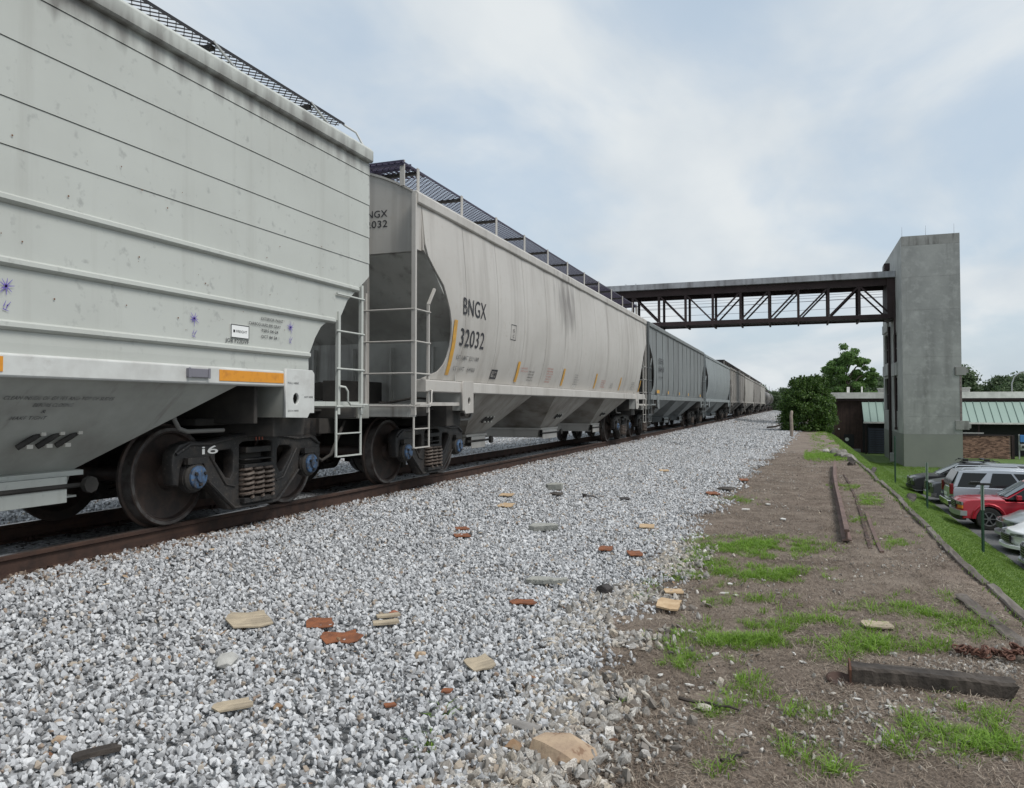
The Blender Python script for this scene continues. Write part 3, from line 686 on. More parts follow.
    if kind == 'banded':
        for zz in (2.56, 2.14, 1.72):
            for s_ in (-1, 1):
                L = edge(zz)-.004
                MB().prism([(s_*(wf(zz)-.01), zz-.034), (s_*(wf(zz)+.012), zz-.036), (s_*(wf(zz)+.038), zz-.015), (s_*(wf(zz)+.036), zz+.015), (s_*(wf(zz)+.012), zz+.03), (s_*(wf(zz)-.01), zz+.03)], 'y', -L, L).build('side_bead', side_m, t, 50)
    # hopper bays, their outlet gates and the ridges between
    ctr = {3: (-4.72, 0, 4.72), 2: (-3.2, 3.2)}[bays]; hb = 1.42 if bays == 3 else 2.4; ht = 1.9 if bays == 3 else 3.0
    for k, c in enumerate(ctr):
        e0 = 1.37 if k == 0 or True else 1.37
        a, b_ = c-1.55, c+1.55
        ga, gb = c-.62, c+.62
        if k == 0: a = -6.09; ga = -4.98
        if k == len(ctr)-1: b_ = 6.09; gb = 4.98
        if bays == 2 and k == 0: b_ = -.35; gb = -2.2
        if bays == 2 and k == 1: a = .35; ga = 2.2
        w0, w1 = wf(1.56)-.02, .72
        w0 = min(w0, 1.5)
        MB().add([(w0, a, 1.372), (w0, b_, 1.372), (-w0, b_, 1.372), (-w0, a, 1.372), (w1, ga, .64), (w1, gb, .64), (-w1, gb, .64), (-w1, ga, .64)],
                 [(0,1,5,4),(1,2,6,5),(2,3,7,6),(3,0,4,7)]).build('hopper_bay', bay_m or side_m, t)
        g0 = part_empty('outlet_gate', t, (0, 0, 0))
        MB().prism([(-.78, .60), (.78, .60), (.78, .64), (.74, .645), (-.74, .645), (-.78, .64)], 'y', ga-.06, gb+.06).build('gate_flange', side_m, g0)
        MB().add([(.70, ga, .6), (.70, gb, .6), (-.70, gb, .6), (-.70, ga, .6), (.66, ga+.03, .43), (.66, gb-.03, .43), (-.66, gb-.03, .43), (-.66, ga+.03, .43)], [(0,1,5,4),(1,2,6,5),(2,3,7,6),(3,0,4,7),(4,5,6,7)]).box(-.74, .74, ga-.03, gb+.03, .415, .432).build('gate_box', side_m, g0)
        b = MB().tube([(.82, ga-.12, .52), (.82, gb+.12, .52)], .02, 6)
        for yy in (ga+.15, gb-.15): b.box(.70, .79, yy-.05, yy+.05, .46, .60)
        b.lathe([(0, .07), (.05, .07), (.05, 0)], 8, (.84, gb+.05, .52), 'x').build('gate_operator', M_und, g0)
        for sx_ in (-1, 1): MB().box(min(sx_*.80, sx_*.815), max(sx_*.80, sx_*.815), ga-.02 if k else ga+.1, gb-.12, .385, .60).build('gate_panel', side_m, g0, bevel=.004)
        if near:     # vibrator bracket half way down the slope
            b = MB(); u = .62; xx = w0+(w1-w0)*u; zz = 1.372+(.64-1.372)*u
            for q in (-.18, -.02, .14):
                b.tube([(xx+.01, (ga+gb)/2+q-.10, zz-.05), (xx+.05, (ga+gb)/2+q, zz+.02), (xx+.03, (ga+gb)/2+q+.07, zz+.05)], .022, 6)
            vb = b.build('vibrator_bracket', M_und, t)
            b = MB()
            for q in (-.23, -.07, .09): b.box(xx+.0, xx+.05, (ga+gb)/2+q, (ga+gb)/2+q+.05, zz-.06, zz-.03).box(xx+.02, xx+.07, (ga+gb)/2+q+.1, (ga+gb)/2+q+.14, zz+.035, zz+.06)
            b.build('bracket_bolt', M_bolt, vb)
    for a, b_ in ([(-3.17, -1.55), (1.55, 3.17)] if bays == 3 else [(-.35, .35)]):
        m_ = (a+b_)/2; hh = 1.372+(b_-a)/2*.9; w0 = wf(1.56)-.045
        MB().add([(w0, a, 1.372), (w0, m_, hh), (w0, b_, 1.372), (-w0, a, 1.372), (-w0, m_, hh), (-w0, b_, 1.372)], [(0, 1, 4, 3), (1, 2, 5, 4), (0, 2, 1), (3, 4, 5)]).build('ridge_sheet', inner, t)
    # underframe
    for e in (-1, 1):
        b = MB()
        b.box(-.17, .17, min(e*4.6, e*8.75), max(e*4.6, e*8.75), .78, 1.10).box(-.16, .16, min(e*4.9, e*8.2), max(e*4.9, e*8.2), 1.10, 1.55).box(-1.40, 1.40, min(e*6.45, e*6.5), max(e*6.45, e*6.5), 1.0, 1.85)
        b.box(-1.42, 1.42, min(e*6.72, e*7.24), max(e*6.72, e*7.24), .86, 1.18).box(-.9, .9, min(e*6.2, e*7.7), max(e*6.2, e*7.7), .98, 1.05)
        b.box(-1.42, 1.42, min(e*7.9, e*8.36), max(e*7.9, e*8.36), 1.03, 1.155)
        b.box(-1.2, 1.2, min(e*7.15, e*7.9), max(e*7.15, e*7.9), 1.11, 1.135)
        b.build('end_underframe', M_und, t, bevel=.01)
        if kind != 'banded':
            bh = MB().box(-1.46, 1.46, min(e*7.0, e*7.02), max(e*7.0, e*7.02), 1.17, 2.19).build('end_bulkhead', inner, t)
            sb = MB()
            for sx_ in (-1.1, -.35, .35, 1.1): sb.box(sx_-.02, sx_+.02, min(e*7.02, e*7.10), max(e*7.02, e*7.10), 1.17, 2.1)
            sb.build('bulkhead_rib', inner, bh)
        for px in (-.75, .62):       # posts from the end sill up to the slope sheet
            MB().box(px-.035, px+.035, e*8.27-.03, e*8.27+.03, 1.156, 3.34).build('end_post', pnt if near else inner, t)
        MB().box(-1.45, 1.45, min(e*8.3, e*8.55), max(e*8.3, e*8.55), 1.02, 1.2).build('end_sill', inner, t, bevel=.01)
        # coupler
        kn = curve_mesh([[(-.11, 0), (-.11, .28), (-.17, .36), (-.15, .47), (-.06, .46), (-.04, .38), (.03, .36), (.05, .44), (.12, .47), (.17, .40), (.13, .28), (.11, .2), (.11, 0)]], .26, .02)
        if e < 0: kn.transform(Matrix.Rotation(PI, 4, 'Z'))
        o_ = link('coupler', kn, M_blk, t, 40); o_.location = (0, e*8.62, .88)
        hose = MB().tube([(e*-.35, e*8.4, .95), (e*-.38, e*8.6, .75), (e*-.36, e*8.75, .50), (e*-.28, e*8.85, .42), (e*-.2, e*8.95, .5)], .024, 7).build('air_hose', M_und, t, 60)
        if near:
            b = MB()
            b.tube([(.5, e*7.7, 1.22), (.5, e*7.4, 1.22), (.9, e*7.3, 1.3), (1.1, e*6.5, 1.25)], .02, 6)
            b.tube([(-.4, e*7.55, 1.4), (-.4, e*7.95, 1.4)], .14, 10)
            b.tube([(.6, e*6.0, 1.0), (.6, e*5.6, 1.05), (.6, e*5.6, 1.25), (.6, e*5.75, 1.4)], .03, 6)
            b.build('air_pipe', M_und, t, 50)
            MB().tube([(1.15, e*5.85, 1.30), (1.15, e*5.72, 1.27), (1.15, e*5.66, 1.18), (1.15, e*5.66, 1.06), (1.15, e*5.72, .97), (1.15, e*5.82, .94), (1.15, e*6.3, .94)], .022, 8).build('brake_pipe', mat('dull_pipe', (.16, .155, .145), .6, .3), t, 60)
    # trucks
    # corner posts, ladders, steps (camera side and the far side)
    lm = post_m or pnt
    for e in (-1, 1):
        for s_ in (-1, 1):
            if kind == 'banded': ya, yb = 8.19, 7.70
            else: ya, yb = 8.56, 8.13
            X = s_*1.545
            if kind == 'banded':
                MB().box(X-.02, X+.02, e*ya-.022, e*ya+.022, 1.08, 2.62).build('ladder_post', lm, t)
                MB().box(X-.02, X+.02, e*yb-.022, e*yb+.022, 1.08, 2.25).build('ladder_post', lm, t)
                lad = part_empty('side_ladder', t)
                for z in (1.17, 1.60, 2.03, 2.45): MB().tube([(X+s_*.02, e*(yb-.06), z), (X+s_*.02, e*(ya+.04), z)], .012, 6).build('rung', lm, lad)
            else:
                MB().box(X-.03, X+.03, e*ya-.022, e*ya+.022, 1.05, eave-.04).build('corner_post', lm, t)
                MB().box(X-.012, X+.012, min(e*8.375, e*8.535), max(e*8.375, e*8.535), 3.33, eave-fas).build('corner_gusset', lm, t)
                MB().bar((X, e*yb, 1.08), (X, e*yb, 2.62), .035).bar((X, e*yb, 2.61), (X, e*(yb-.2), 2.86), .035).build('ladder_post', lm, t)
                lad = part_empty('side_ladder', t)
                for z in (1.17, 1.62, 2.06, 2.50): MB().tube([(X+s_*.02, e*(yb-.03), z), (X+s_*.02, e*(ya+.03), z)], .012, 6).build('rung', lm, lad)
            # end ladder across the corner
            if (s_ == 1 or near) and kind != 'banded':
                lad = part_empty('end_ladder', t); ye_ = e*(BE+.19 if kind != 'banded' else 8.2)
                MB().box(s_*.78-.02, s_*.78+.02, ye_-.02, ye_+.02, 1.1, 2.75).build('ladder_post', lm, lad)
                for z in (1.17, 1.62, 2.06, 2.50): MB().tube([(s_*.75, ye_+e*.02, z), (s_*1.545, ye_+e*.02, z)], .012, 6).build('rung', lm, lad)
            # grab iron loop and sill step
            y0_, y1_ = (e*(yb-.03), e*(ya+.0))
            MB().tube([(X+s_*.03, y0_+e*.02, 1.40), (X+s_*.08, y0_+e*.06, 1.39), (X+s_*.09, y0_+e*.10, 1.34), (X+s_*.09, y0_+e*.10, 1.23), (X+s_*.09, y0_+e*.15, 1.19), (X+s_*.09, y1_, 1.19), (X+s_*.02, y1_, 1.19)], .012, 6).build('grab_iron', lm, t, 60)
            MB().bar((X, y0_, 1.12), (X, y0_, .60), .03, .014).bar((X, y1_, 1.12), (X, y1_, .60), .03, .014).bar((X, y0_, .60), (X, y1_, .60), .04, .014).bar((X, y0_, .86), (X, y1_, .86), .03, .014).build('sill_step', lm, t)
            MB().bar((X-s_*.02, e*6.95, 1.2), (X-s_*.02, e*(ya+.02), 1.2), .03, .05).build('platform_edge', lm, t)
    # running boards on the roof
    gm = grat or M_grat; wh = walk_half
    for s_ in (-1, 1):
        wk = part_empty('running_board', t, (0, 0, walk)); x0, x1 = (wh-.60, wh) if s_ > 0 else (-wh, -wh+.60)
        make_grating(-BE+(.19 if kind == 'banded' else -.1), BE-(.19 if kind == 'banded' else -.1), x0, x1, gm, wk, pitch=.066 if near else .10, w=.007, h=.010)
        b = MB(); b2 = MB(); y = -BE+.36
        while y < BE-.3:
            b.box(x0-.05, x1-.01, y-.03, y+.03, -.055, -.013)
            zo = zr(wh+.06)-walk
            if kind == 'banded': b2.bar((s_*(wh+.01), y, .01), (s_*1.50, y+.12, eave+.02-walk), .09, .012)
            else: b2.box(min(s_*(wh+.008), s_*(wh+.022)), max(s_*(wh+.008), s_*(wh+.022)), y-.035, y+.035, zo-.08, .035)
            b2.bar((s_*(wh-.5), y, -.05), (s_*(wh-.5), y, zr(wh-.5)-walk), .03, .03)
            y += 1.55
        b.build('board_bracket', M_blk, wk); b2.build('board_support', M_galv if kind == 'banded' else side_m, wk)
    for e in (-1, 1):
        if kind != 'banded':
            wk = part_empty('end_crosswalk', t, (0, 0, walk))
            b = MB(); x = -wh
            while x <= wh: b.box(x-.010, x+.010, e*(BE-.32)-.14, e*(BE-.32)+.36, .0, .018); x += .085
            b.box(-wh, wh, e*(BE-.32)-.16, e*(BE-.32)-.14, -.03, .045).box(-wh, wh, e*(BE+.04)-.02, e*(BE+.04), -.03, .045)
            b.build('crosswalk_slat', gm, wk)
            for x in (-wh+.03, wh-.03): MB().box(x-.035, x+.035, e*(BE+.03)-.012, e*(BE+.03)+.012, zr(abs(x))-walk-.02, .05).build('crosswalk_post', side_m, wk)
        else:
            for s_ in (-1, 1): MB().tube([(s_*(wh-.01), e*(BE-.19), walk), (s_*(wh+.08), e*(BE-.05), walk-.06), (s_*1.46, e*(BE+.0), eave+.05)], .014, 6).build('roof_grab_iron', M_galv, t, 60)
    # end brake wheel
    return t

LW = [1.37, 1.72, 2.6, 4.4]
W1 = ([1.3, 1.6, 2.2, 3.0, 4.4], [1.525, 1.54, 1.54, 1.54, 1.54])
e1z = [1.5, 1.72, 1.92, 2.05, 2.13, 2.15, 2.23, 2.40, 2.755, 4.4]; e1y = [7.14, 7.14, 7.26, 7.37, 7.52, 7.71, 7.77, 7.89, 8.37, 8.37]
P1 = mat('hopper_paint_pale_green_grey', (.465, .482, .45), .5, 0, col2=(.40, .41, .38), nscale=.6, nlo=.42, nhi=.8, streak=(.31, .31, .28), stscale=(4, 4, .2), st=(.56, 1.0), spots=(.34, .35, .33), sscale=10, sth=(.62, .76), bump=.007, bscale=1.4, stain_shade=(3.0, 4.13, 9, .16, (.10, .088, .08)))  # dark band under the eave beam: its shadow and soot, both painted
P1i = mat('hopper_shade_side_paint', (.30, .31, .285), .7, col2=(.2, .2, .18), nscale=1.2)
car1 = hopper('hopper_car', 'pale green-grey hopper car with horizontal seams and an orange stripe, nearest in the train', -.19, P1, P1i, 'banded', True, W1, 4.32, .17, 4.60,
              edge=lambda z: float(np.interp(z, e1z, e1y)), bay_m=mat('grimy_bay_paint_green_grey', (.39, .40, .37), .65, col2=(.28, .28, .255), nscale=1.6, nlo=.42, nhi=.7, streak=(.15, .13, .11), stscale=(2, 5, .5), st=(.58, .85), bump=.002, bscale=10), sill_m=mat('bright_sill_paint', (.56, .57, .55), .5, col2=(.46, .46, .44), nscale=3, streak=(.34, .33, .31), stscale=(1.5, 5, 8), st=(.6, .9)), zsplit=[1.50, 1.72, 2.14, 2.56, 2.91, 3.23, 3.63, 4.0, 4.152])
proto_truck = make_truck(car1, 6.90); copy_tree(proto_truck, car1, (0, -6.90, .03))
W2 = ([1.37, 1.56, 1.8, 2.1, 2.5, 2.9, 3.3, 3.7, 4.2], [1.40, 1.425, 1.505, 1.575, 1.625, 1.635, 1.615, 1.58, 1.53])
e2z = [1.50, 1.58, 1.63, 1.77, 1.9, 2.16, 2.5, 2.92, 3.1, 3.33, 4.4]; e2y = [8.2, 8.1, 7.72, 7.53, 7.46, 7.42, 7.50, 7.78, 8.05, 8.34, 8.37]
ed2 = lambda z: float(np.interp(z, e2z, e2y))
P2 = mat('hopper_paint_warm_grey', (.46, .44, .41), .5, 0, col2=(.38, .36, .33), nscale=.7, nlo=.42, nhi=.8, streak=(.25, .225, .20), stscale=(3.0, 3.0, .16), st=(.5, .88), spots=(.40, .37, .33), sscale=9, sth=(.60, .75), bump=.008, bscale=1.6, stain_shade=(-1.3, 3.5, .75, .75, (.12, .105, .095)))
P2i = mat('grimy_slope_sheet', (.44, .44, .415), .7, col2=(.31, .305, .285), nscale=1.3, streak=(.09, .07, .06), stscale=(4, 4, .3), st=(.55, .8))
se = [-8.37]+[-6.99+1.376*k for k in range(11)]+[8.37]
car2 = hopper('hopper_car', 'warm grey curved-side hopper car lettered BNGX 32032, second in the train', 17.92, P2, P2i, 'curved', True, W2, 4.13, .17, 4.58, edge=ed2, bay_m=mat('grimy_bay_paint_warm_grey', (.34, .32, .29), .65, col2=(.20, .18, .155), nscale=1.6, nlo=.40, nhi=.66, streak=(.12, .095, .075), stscale=(2, 5, .5), st=(.54, .8), bump=.002, bscale=10), seams=se, grat=M_grat2)
copy_tree(proto_truck, car2, (0, 6.98, .03)); copy_tree(proto_truck, car2, (0, -7.02, .03))
plain_truck = copy_tree(proto_truck, None, (0, 0, -50))
for o_ in list(plain_truck.children_recursive):
    if o_.name.startswith('bearing_cap'): o_.data = o_.data.copy(); o_.data.materials.clear(); o_.data.materials.append(M_blk)
W3 = ([1.37, 1.56, 1.9, 2.6, 4.2], [1.47, 1.50, 1.545, 1.56, 1.545])
P3 = paint('hopper_paint_blue_grey', (.185, .20, .20), (.11, .11, .11), (.45, .78), .65)
P4 = paint('hopper_paint_pale_blue_grey', (.245, .27, .275), (.15, .16, .16), (.5, .85), .65)
P5 = paint('hopper_paint_brown_grey', (.26, .245, .225), (.12, .10, .09), (.45, .8), .7)
P6 = paint('hopper_paint_tan_grey', (.36, .345, .315), (.17, .15, .13), (.45, .8), .7)
PD = mat('shaded_slope_sheet', (.07, .068, .065), .8, col2=(.12, .11, .10), nscale=2)  # shade of the recessed slope sheets put into a near-black colour
labs = [('blue-grey ribbed hopper car streaked with grime, right behind the BNGX 32032 car', P3, 4.13), ('pale blue-grey hopper car behind the blue-grey ribbed one', P4, 4.08), ('brownish hopper car behind the pale blue-grey one, fifth in the train', P5, 4.15),
        ('tan-grey hopper car between the brownish fifth car and two lighter ones', P6, 4.10), ('weathered hopper car just before the last hopper of the train', P5, 4.12), ('last and smallest-looking hopper car, coupled ahead of the black tank cars', P6, 4.10)]
se3 = [-8.37]+[-7.0+1.4*k for k in range(11)]+[8.37]
hs = []
for i, (lb, pm2, ev) in enumerate(labs):
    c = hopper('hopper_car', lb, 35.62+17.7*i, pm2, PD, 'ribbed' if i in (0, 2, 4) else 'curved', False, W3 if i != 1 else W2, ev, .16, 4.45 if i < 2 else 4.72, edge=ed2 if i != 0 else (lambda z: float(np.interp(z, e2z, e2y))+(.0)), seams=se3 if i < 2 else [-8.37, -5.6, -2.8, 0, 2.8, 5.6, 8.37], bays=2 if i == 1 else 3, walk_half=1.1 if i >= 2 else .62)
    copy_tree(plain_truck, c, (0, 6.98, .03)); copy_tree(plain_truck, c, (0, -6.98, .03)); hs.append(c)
# tank cars at the far end
M_tank = mat('black_tank_paint', (.05, .048, .046), .5, col2=(.10, .09, .08), nscale=1.5)
M_tank2 = mat('grey_tank_paint', (.22, .21, .20), .5, col2=(.10, .09, .08), nscale=1.5)
def tank(yc, lab, m):
    t = thing('tank_car', lab, 'railway tank car', (XC, yc, 0), 0, 'tank cars at the far end of the train')
    MB().lathe([(-8.1, 0), (-8.05, .6), (-7.85, 1.1), (-7.5, 1.45), (7.5, 1.45), (7.85, 1.1), (8.05, .6), (8.1, 0)], 24, (0, 0, 2.55), 'y').build('tank', m, t, 50)
    MB().lathe([(3.9, .7), (4.35, .68), (4.42, .5), (4.42, 0)], 14, (0, 0, 0), 'z').build('dome', m, t, 40)
    MB().box(-1.4, 1.4, -.8, .8, 4.0, 4.04).bar((1.35, -.8, 4.0), (1.35, -.8, 4.8), .03).bar((1.35, .8, 4.0), (1.35, .8, 4.8), .03).bar((1.35, -.8, 4.8), (1.35, .8, 4.8), .03).build('dome_platform', M_und, t)
    for e in (-1, 1): MB().box(-.2, .2, min(e*5.2, e*8.75), max(e*5.2, e*8.75), .78, 1.12).box(-1.4, 1.4, min(e*7.8, e*8.6), max(e*7.8, e*8.6), 1.0, 1.14).build('underframe', M_und, t)
    MB().tube([(1.5, -.35, 4.0), (1.5, -.35, .9)], .02, 5).tube([(1.5, .1, 4.0), (1.5, .1, .9)], .02, 5).build('side_ladder', M_und, t)
    copy_tree(plain_truck, t, (0, 6.98, .03)); copy_tree(plain_truck, t, (0, -6.98, .03))
tank(35.62+17.7*6, 'first black tank car coupled behind the last hopper car', M_tank)
tank(35.62+17.7*7, 'pale grey tank car between two black ones at the far end of the train', M_tank2)
tank(35.62+17.7*8, 'last tank car of the train, black, mostly behind the bush', M_tank)

for o_ in list(plain_truck.children_recursive)+[plain_truck]: bpy.data.objects.remove(o_)
# ---- lettering and marks on the first two cars
x1 = 1.54
def on1(off=.012): return lambda a, b: (np.interp(b, W1[0], W1[1])+off, a, b)
def marks(t, rows, fn, m, off=.0):
    for s_, a0, a1, b0, b1 in rows: text_fit('lettering', s_, fn, a0, a1, b0, b1, m, t, off)
q = .19
marks(car1, [('JOB F22DVF', 5.66+q, 5.98+q, 1.752, 1.80), ('EXTERIOR PAINT', 6.16+q, 6.50+q, 2.015, 2.045), ('CARBOGUARD 890 GRAY', 5.98+q, 6.46+q, 1.955, 1.985), ('TSRS 04-24', 6.16+q, 6.42+q, 1.90, 1.93), ('OCT 84 24', 6.16+q, 6.40+q, 1.84, 1.87)], on1(.014), M_ink, .004)
marks(car1, [('PULL HERE', 6.52+q, 6.70+q, 1.40, 1.42), ('NOT HERE', 6.80+q, 6.95+q, 1.26, 1.28), ('JACK HERE', 6.52+q, 6.70+q, 1.115, 1.135)], lambda a, b: (1.603, a, b), M_ink)
pl = MB().box(1.549, 1.556, 5.73+q, 5.98+q, 1.81, 1.935).build('decal_plate', M_plate, car1)
MB().box(1.5555, 1.5575, 5.73+q, 5.98+q, 1.928, 1.935).box(1.5555, 1.5575, 5.73+q, 5.98+q, 1.81, 1.816).box(1.5555, 1.5575, 5.73+q, 5.737+q, 1.816, 1.928).box(1.5555, 1.5575, 5.973+q, 5.98+q, 1.816, 1.928).box(1.5555, 1.5575, 5.76+q, 5.785+q, 1.86, 1.885).build('decal_border', M_ink, pl)
text_fit('lettering', 'FREIGHT', lambda a, b: (1.5575, a, b), 5.80+q, 5.95+q, 1.86, 1.885, M_ink, pl, .004)
MB().box(1.572, 1.580, 5.56+q, 6.48+q, 1.405, 1.505).build('reflective_stripe', M_org, car1)
MB().box(1.572, 1.580, 2.9+q, 3.55+q, 1.405, 1.505).build('reflective_stripe', M_org, car1)
b = MB().box(1.574, 1.60, 5.16+q, 5.42+q, 1.425, 1.50).box(1.60, 1.607, 5.16+q, 5.185+q, 1.418, 1.507).box(1.60, 1.607, 5.395+q, 5.42+q, 1.418, 1.507).build('reader_tag', mat('grey_tag_plastic', (.17, .165, .19), .5), car1, bevel=.004)
# text on the sloping hopper side sheet
def onbay(a, b):
    u = (1.372-b)/(1.372-.64); return (1.5+(.72-1.5)*u+.008, a, b)
marks(car1, [('CLEAN INSIDE OF GATES AND TOP OF SLIDES', 3.72+q, 4.62+q, 1.222, 1.248), ('BEFORE CLOSING', 3.98+q, 4.30+q, 1.172, 1.198), ('& ', 4.08+q, 4.12+q, 1.125, 1.15), ('MAKE TIGHT', 3.88+q, 4.16+q, 1.078, 1.104)], onbay, M_inkfade, .004)
# purple spray stars with an arrow under each
rr = random.Random(4)
for (cy_, cz_) in ((5.27+q, 1.935), (6.62+q, 1.985), (3.58+q, 1.97)):
    def dab(b, p, r, w): b.add([(1.5545, p[0]-w*math.sin(r[0]), p[1]+w*math.cos(r[0])), (1.5545, p[0]+w*math.sin(r[0]), p[1]-w*math.cos(r[0])), (1.5545, p[0]+r[1]*math.cos(r[0])+w*.3*math.sin(r[0]), p[1]+r[1]*math.sin(r[0])-w*.3*math.cos(r[0])), (1.5545, p[0]+r[1]*math.cos(r[0])-w*.3*math.sin(r[0]), p[1]+r[1]*math.sin(r[0])+w*.3*math.cos(r[0]))], [(0, 1, 2, 3)])
    b = MB()
    for k in range(9): dab(b, (cy_, cz_), (k*2*PI/9+rr.uniform(-.2, .2), rr.uniform(.045, .07)), .005)
    for (dy, dz, a, l) in ((-.015, -.135, 1.2, .045), (.01, -.13, .9, .04), (-.02, -.15, -.3, .045), (.012, -.12, -1.9, .04)): dab(b, (cy_+dy, cz_+dz), (a, l), .004)
    me = bpy.data.meshes.new('spray_star'); me.from_pydata(b.v, [], b.f); link('spray_star', me, M_pur, car1)
# little dents and chips scattered over the side
b = MB()
for i in range(46):
    yy, zz = rr.uniform(3.2, 7.2)+q, rr.choice([rr.uniform(1.8, 2.1), rr.uniform(2.2, 2.5), rr.uniform(2.6, 3.1)])
    r_ = rr.uniform(.003, .008); b.lathe([(0, r_), (.0012, 0)], 7, (1.5525 if zz < 2.5 else 1.554, yy, zz), 'x')
b.build('paint_chip', M_rustspot, car1)['kind'] = 'stuff'

def on2(off=.016): return lambda a, b: (np.interp(b, W2[0], W2[1])+off, a, b)
q = -17.92
marks(car2, [('BNGX', 10.80+q, 11.72+q, 2.585, 2.85), ('32032', 10.76+q, 11.72+q, 2.10, 2.37)], on2(), M_ink, .002)
marks(car2, [('LD LMT 221100', 10.76+q, 11.62+q, 1.895, 1.96), ('LT  WT   64900', 10.74+q, 11.56+q, 1.72, 1.785)], on2(), M_inkfade, .004)
def vstripe(y0, z0, z1, w=.09, m=M_yel):
    v = []; n = 8
    for i in range(n+1):
        z = z0+(z1-z0)*i/n; X = arc(z, W2)+.014; v += [(X, y0, z), (X, y0+w, z)]
    me = bpy.data.meshes.new('reflective_stripe'); me.from_pydata(v, [], [(2*i, 2*i+1, 2*i+3, 2*i+2) for i in range(n)]); link('reflective_stripe', me, m, car2)
vstripe(10.50+q, 1.64, 2.47, .12)
for yy in (13.52, 16.53, 19.5, 22.45, 25.45): vstripe(yy+q, 1.62, 2.0, .13)
def frame2(y0, y1, z0, z1, w=.012, m=M_ink):
    f_ = on2(.013); b = MB()
    for (a, c, d, e_) in ((y0, y1, z0, z0+w), (y0, y1, z1-w, z1), (y0, y0+w, z0+w, z1-w), (y1-w, y1, z0+w, z1-w)):
        b.add([f_(a, d), f_(c, d), f_(c, e_), f_(a, e_)], [(0, 1, 2, 3)])
    me = bpy.data.meshes.new('stencil_box'); me.from_pydata(b.v, [], b.f); link('stencil_box', me, m, car2)
frame2(12.93+q, 13.2+q, 2.36, 2.64); marks(car2, [('C', 13.03+q, 13.1+q, 2.40, 2.46), ('S', 13.03+q, 13.1+q, 2.50, 2.56)], on2(), M_ink)
frame2(12.30+q, 12.58+q, 1.64, 1.80, .03); marks(car2, [('HM', 12.36+q, 12.52+q, 1.68, 1.76)], on2(), M_ink, .01)
for (yy, w_, rows, m) in ((13.75, .45, 2, M_red), (14.2, .4, 4, M_ink), (15.35, .42, 6, M_red), (17.5, .45, 5, M_inkfade), (20.2, .5, 4, M_red), (21.3, .4, 3, M_inkfade), (24.1, .55, 5, M_inkfade)):
    for k in range(rows):
        z = 1.66+.055*k+(.16 if rows == 2 else 0); text_fit('lettering', rr.choice(['AIR BRAKE INSP', 'CAPY 220000 LB', 'NEW 06 98 BLT', 'COTS 4 12 19', 'INTERIOR LINED', 'LUBE RPKD', 'CLEAN GATES']), on2(.013), yy+q, yy+q+w_*rr.uniform(.7, 1), z, z+.03, m, car2)
marks(car2, [('GATE LOCK', 17.5+q, 17.75+q, 1.60, 1.66)], on2(.013), M_plate)
marks(car2, [('BNGX', .60, 1.02, 3.855, 3.955), ('32032', .59, 1.02, 3.71, 3.81)], lambda a, b: (a, -BE-.006, b), M_ink, .006)
# thin rusty weld scuffs high on the first panel
MB().box(1.622, 1.626, -7.62, -7.35, 3.02, 3.05).box(1.606, 1.610, -7.7, -7.30, 3.22, 3.228).build('rust_mark', M_rustspot, car2)
# marks on the blue-grey car
c3 = hs[0]
marks(c3, [('CEFX', -6.7, -5.6, 2.75, 2.95), ('30418', -6.7, -5.5, 2.45, 2.65), ('LD LMT', -6.7, -5.7, 2.2, 2.27)], lambda a, b: (1.60, a, b), M_ink, .008)
for yy, w_ in ((-7.1, .55), (-4.5, .2), (-1.4, .18), (1.6, .18), (6.3, .3)): MB().box(1.585, 1.592, yy, yy+w_, 1.62, 1.74).build('reflective_stripe', M_yel, c3)
# chalk scribble on the first truck's side frame
def chalk(a, b): return (1.118, a, b)
tr = [c for c in car1.children if c.name.startswith('truck')][0]
text_fit('chalk_mark', 'i6', lambda a, b: (1.072, a, b), -.80, -.58, .68, .76, M_chalk, tr, .01)
text_fit('chalk_mark', 'III', lambda a, b: (1.072, a, b), -.02, .10, .785, .82, M_red, tr, .006)

# ------------------------------------------------------------------ concrete tower
M_conc = mat('raw_concrete', (.31, .315, .305), .9, col2=(.22, .225, .22), nscale=.35, nlo=.38, nhi=.66, streak=(.17, .17, .165), stscale=(1.1, 1.1, .12), st=(.52, .8), spots=(.35, .355, .345), sscale=1.6, sth=(.50, .75), bump=.006, bscale=5)
M_conc2 = mat('pale_concrete', (.40, .405, .385), .9, col2=(.30, .305, .29), nscale=.6, streak=(.2, .2, .19), stscale=(1.5, 1.5, .15), st=(.55, .8), bump=.004, bscale=8)
M_cstain = mat('soot_stained_concrete', (.235, .235, .225), .9, col2=(.30, .30, .29), nscale=.9, nlo=.45, nhi=.7, streak=(.07, .065, .06), stscale=(2.5, 2.5, .3), st=(.5, .7), bump=.006, bscale=5)
M_paintb = mat('grey_green_wall_paint', (.215, .225, .20), .75, col2=(.19, .20, .18), nscale=.4, bump=.002, bscale=20)
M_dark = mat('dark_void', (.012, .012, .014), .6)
M_glassd = mat('dark_window_glass', (.02, .022, .026), .12, spec=.8)
M_brn = mat('brown_painted_steel', (.036, .020, .020), .7, .1, col2=(.022, .012, .012), nscale=1.5)
TX0, TX1, TY0, TY1, TZ0, TZ1 = 7.38, 11.2, 63.5, 77.0, -3.5, 13.72
tw = thing('concrete_tower', 'tall raw concrete stair tower with painted grey-green base, holding the footbridge end', 'tower', (TX0, TY0, 0))
LX, LY = TX1-TX0, TY1-TY0
MB().box(.365, LX-.012, .012, LY-.02, TZ0, TZ1-.02).build('core_wall', M_conc, tw)
lifts = [TZ0, -.95, .35, 2.15, 3.45, 4.72, 8.2, 10.65, 13.0, TZ1]
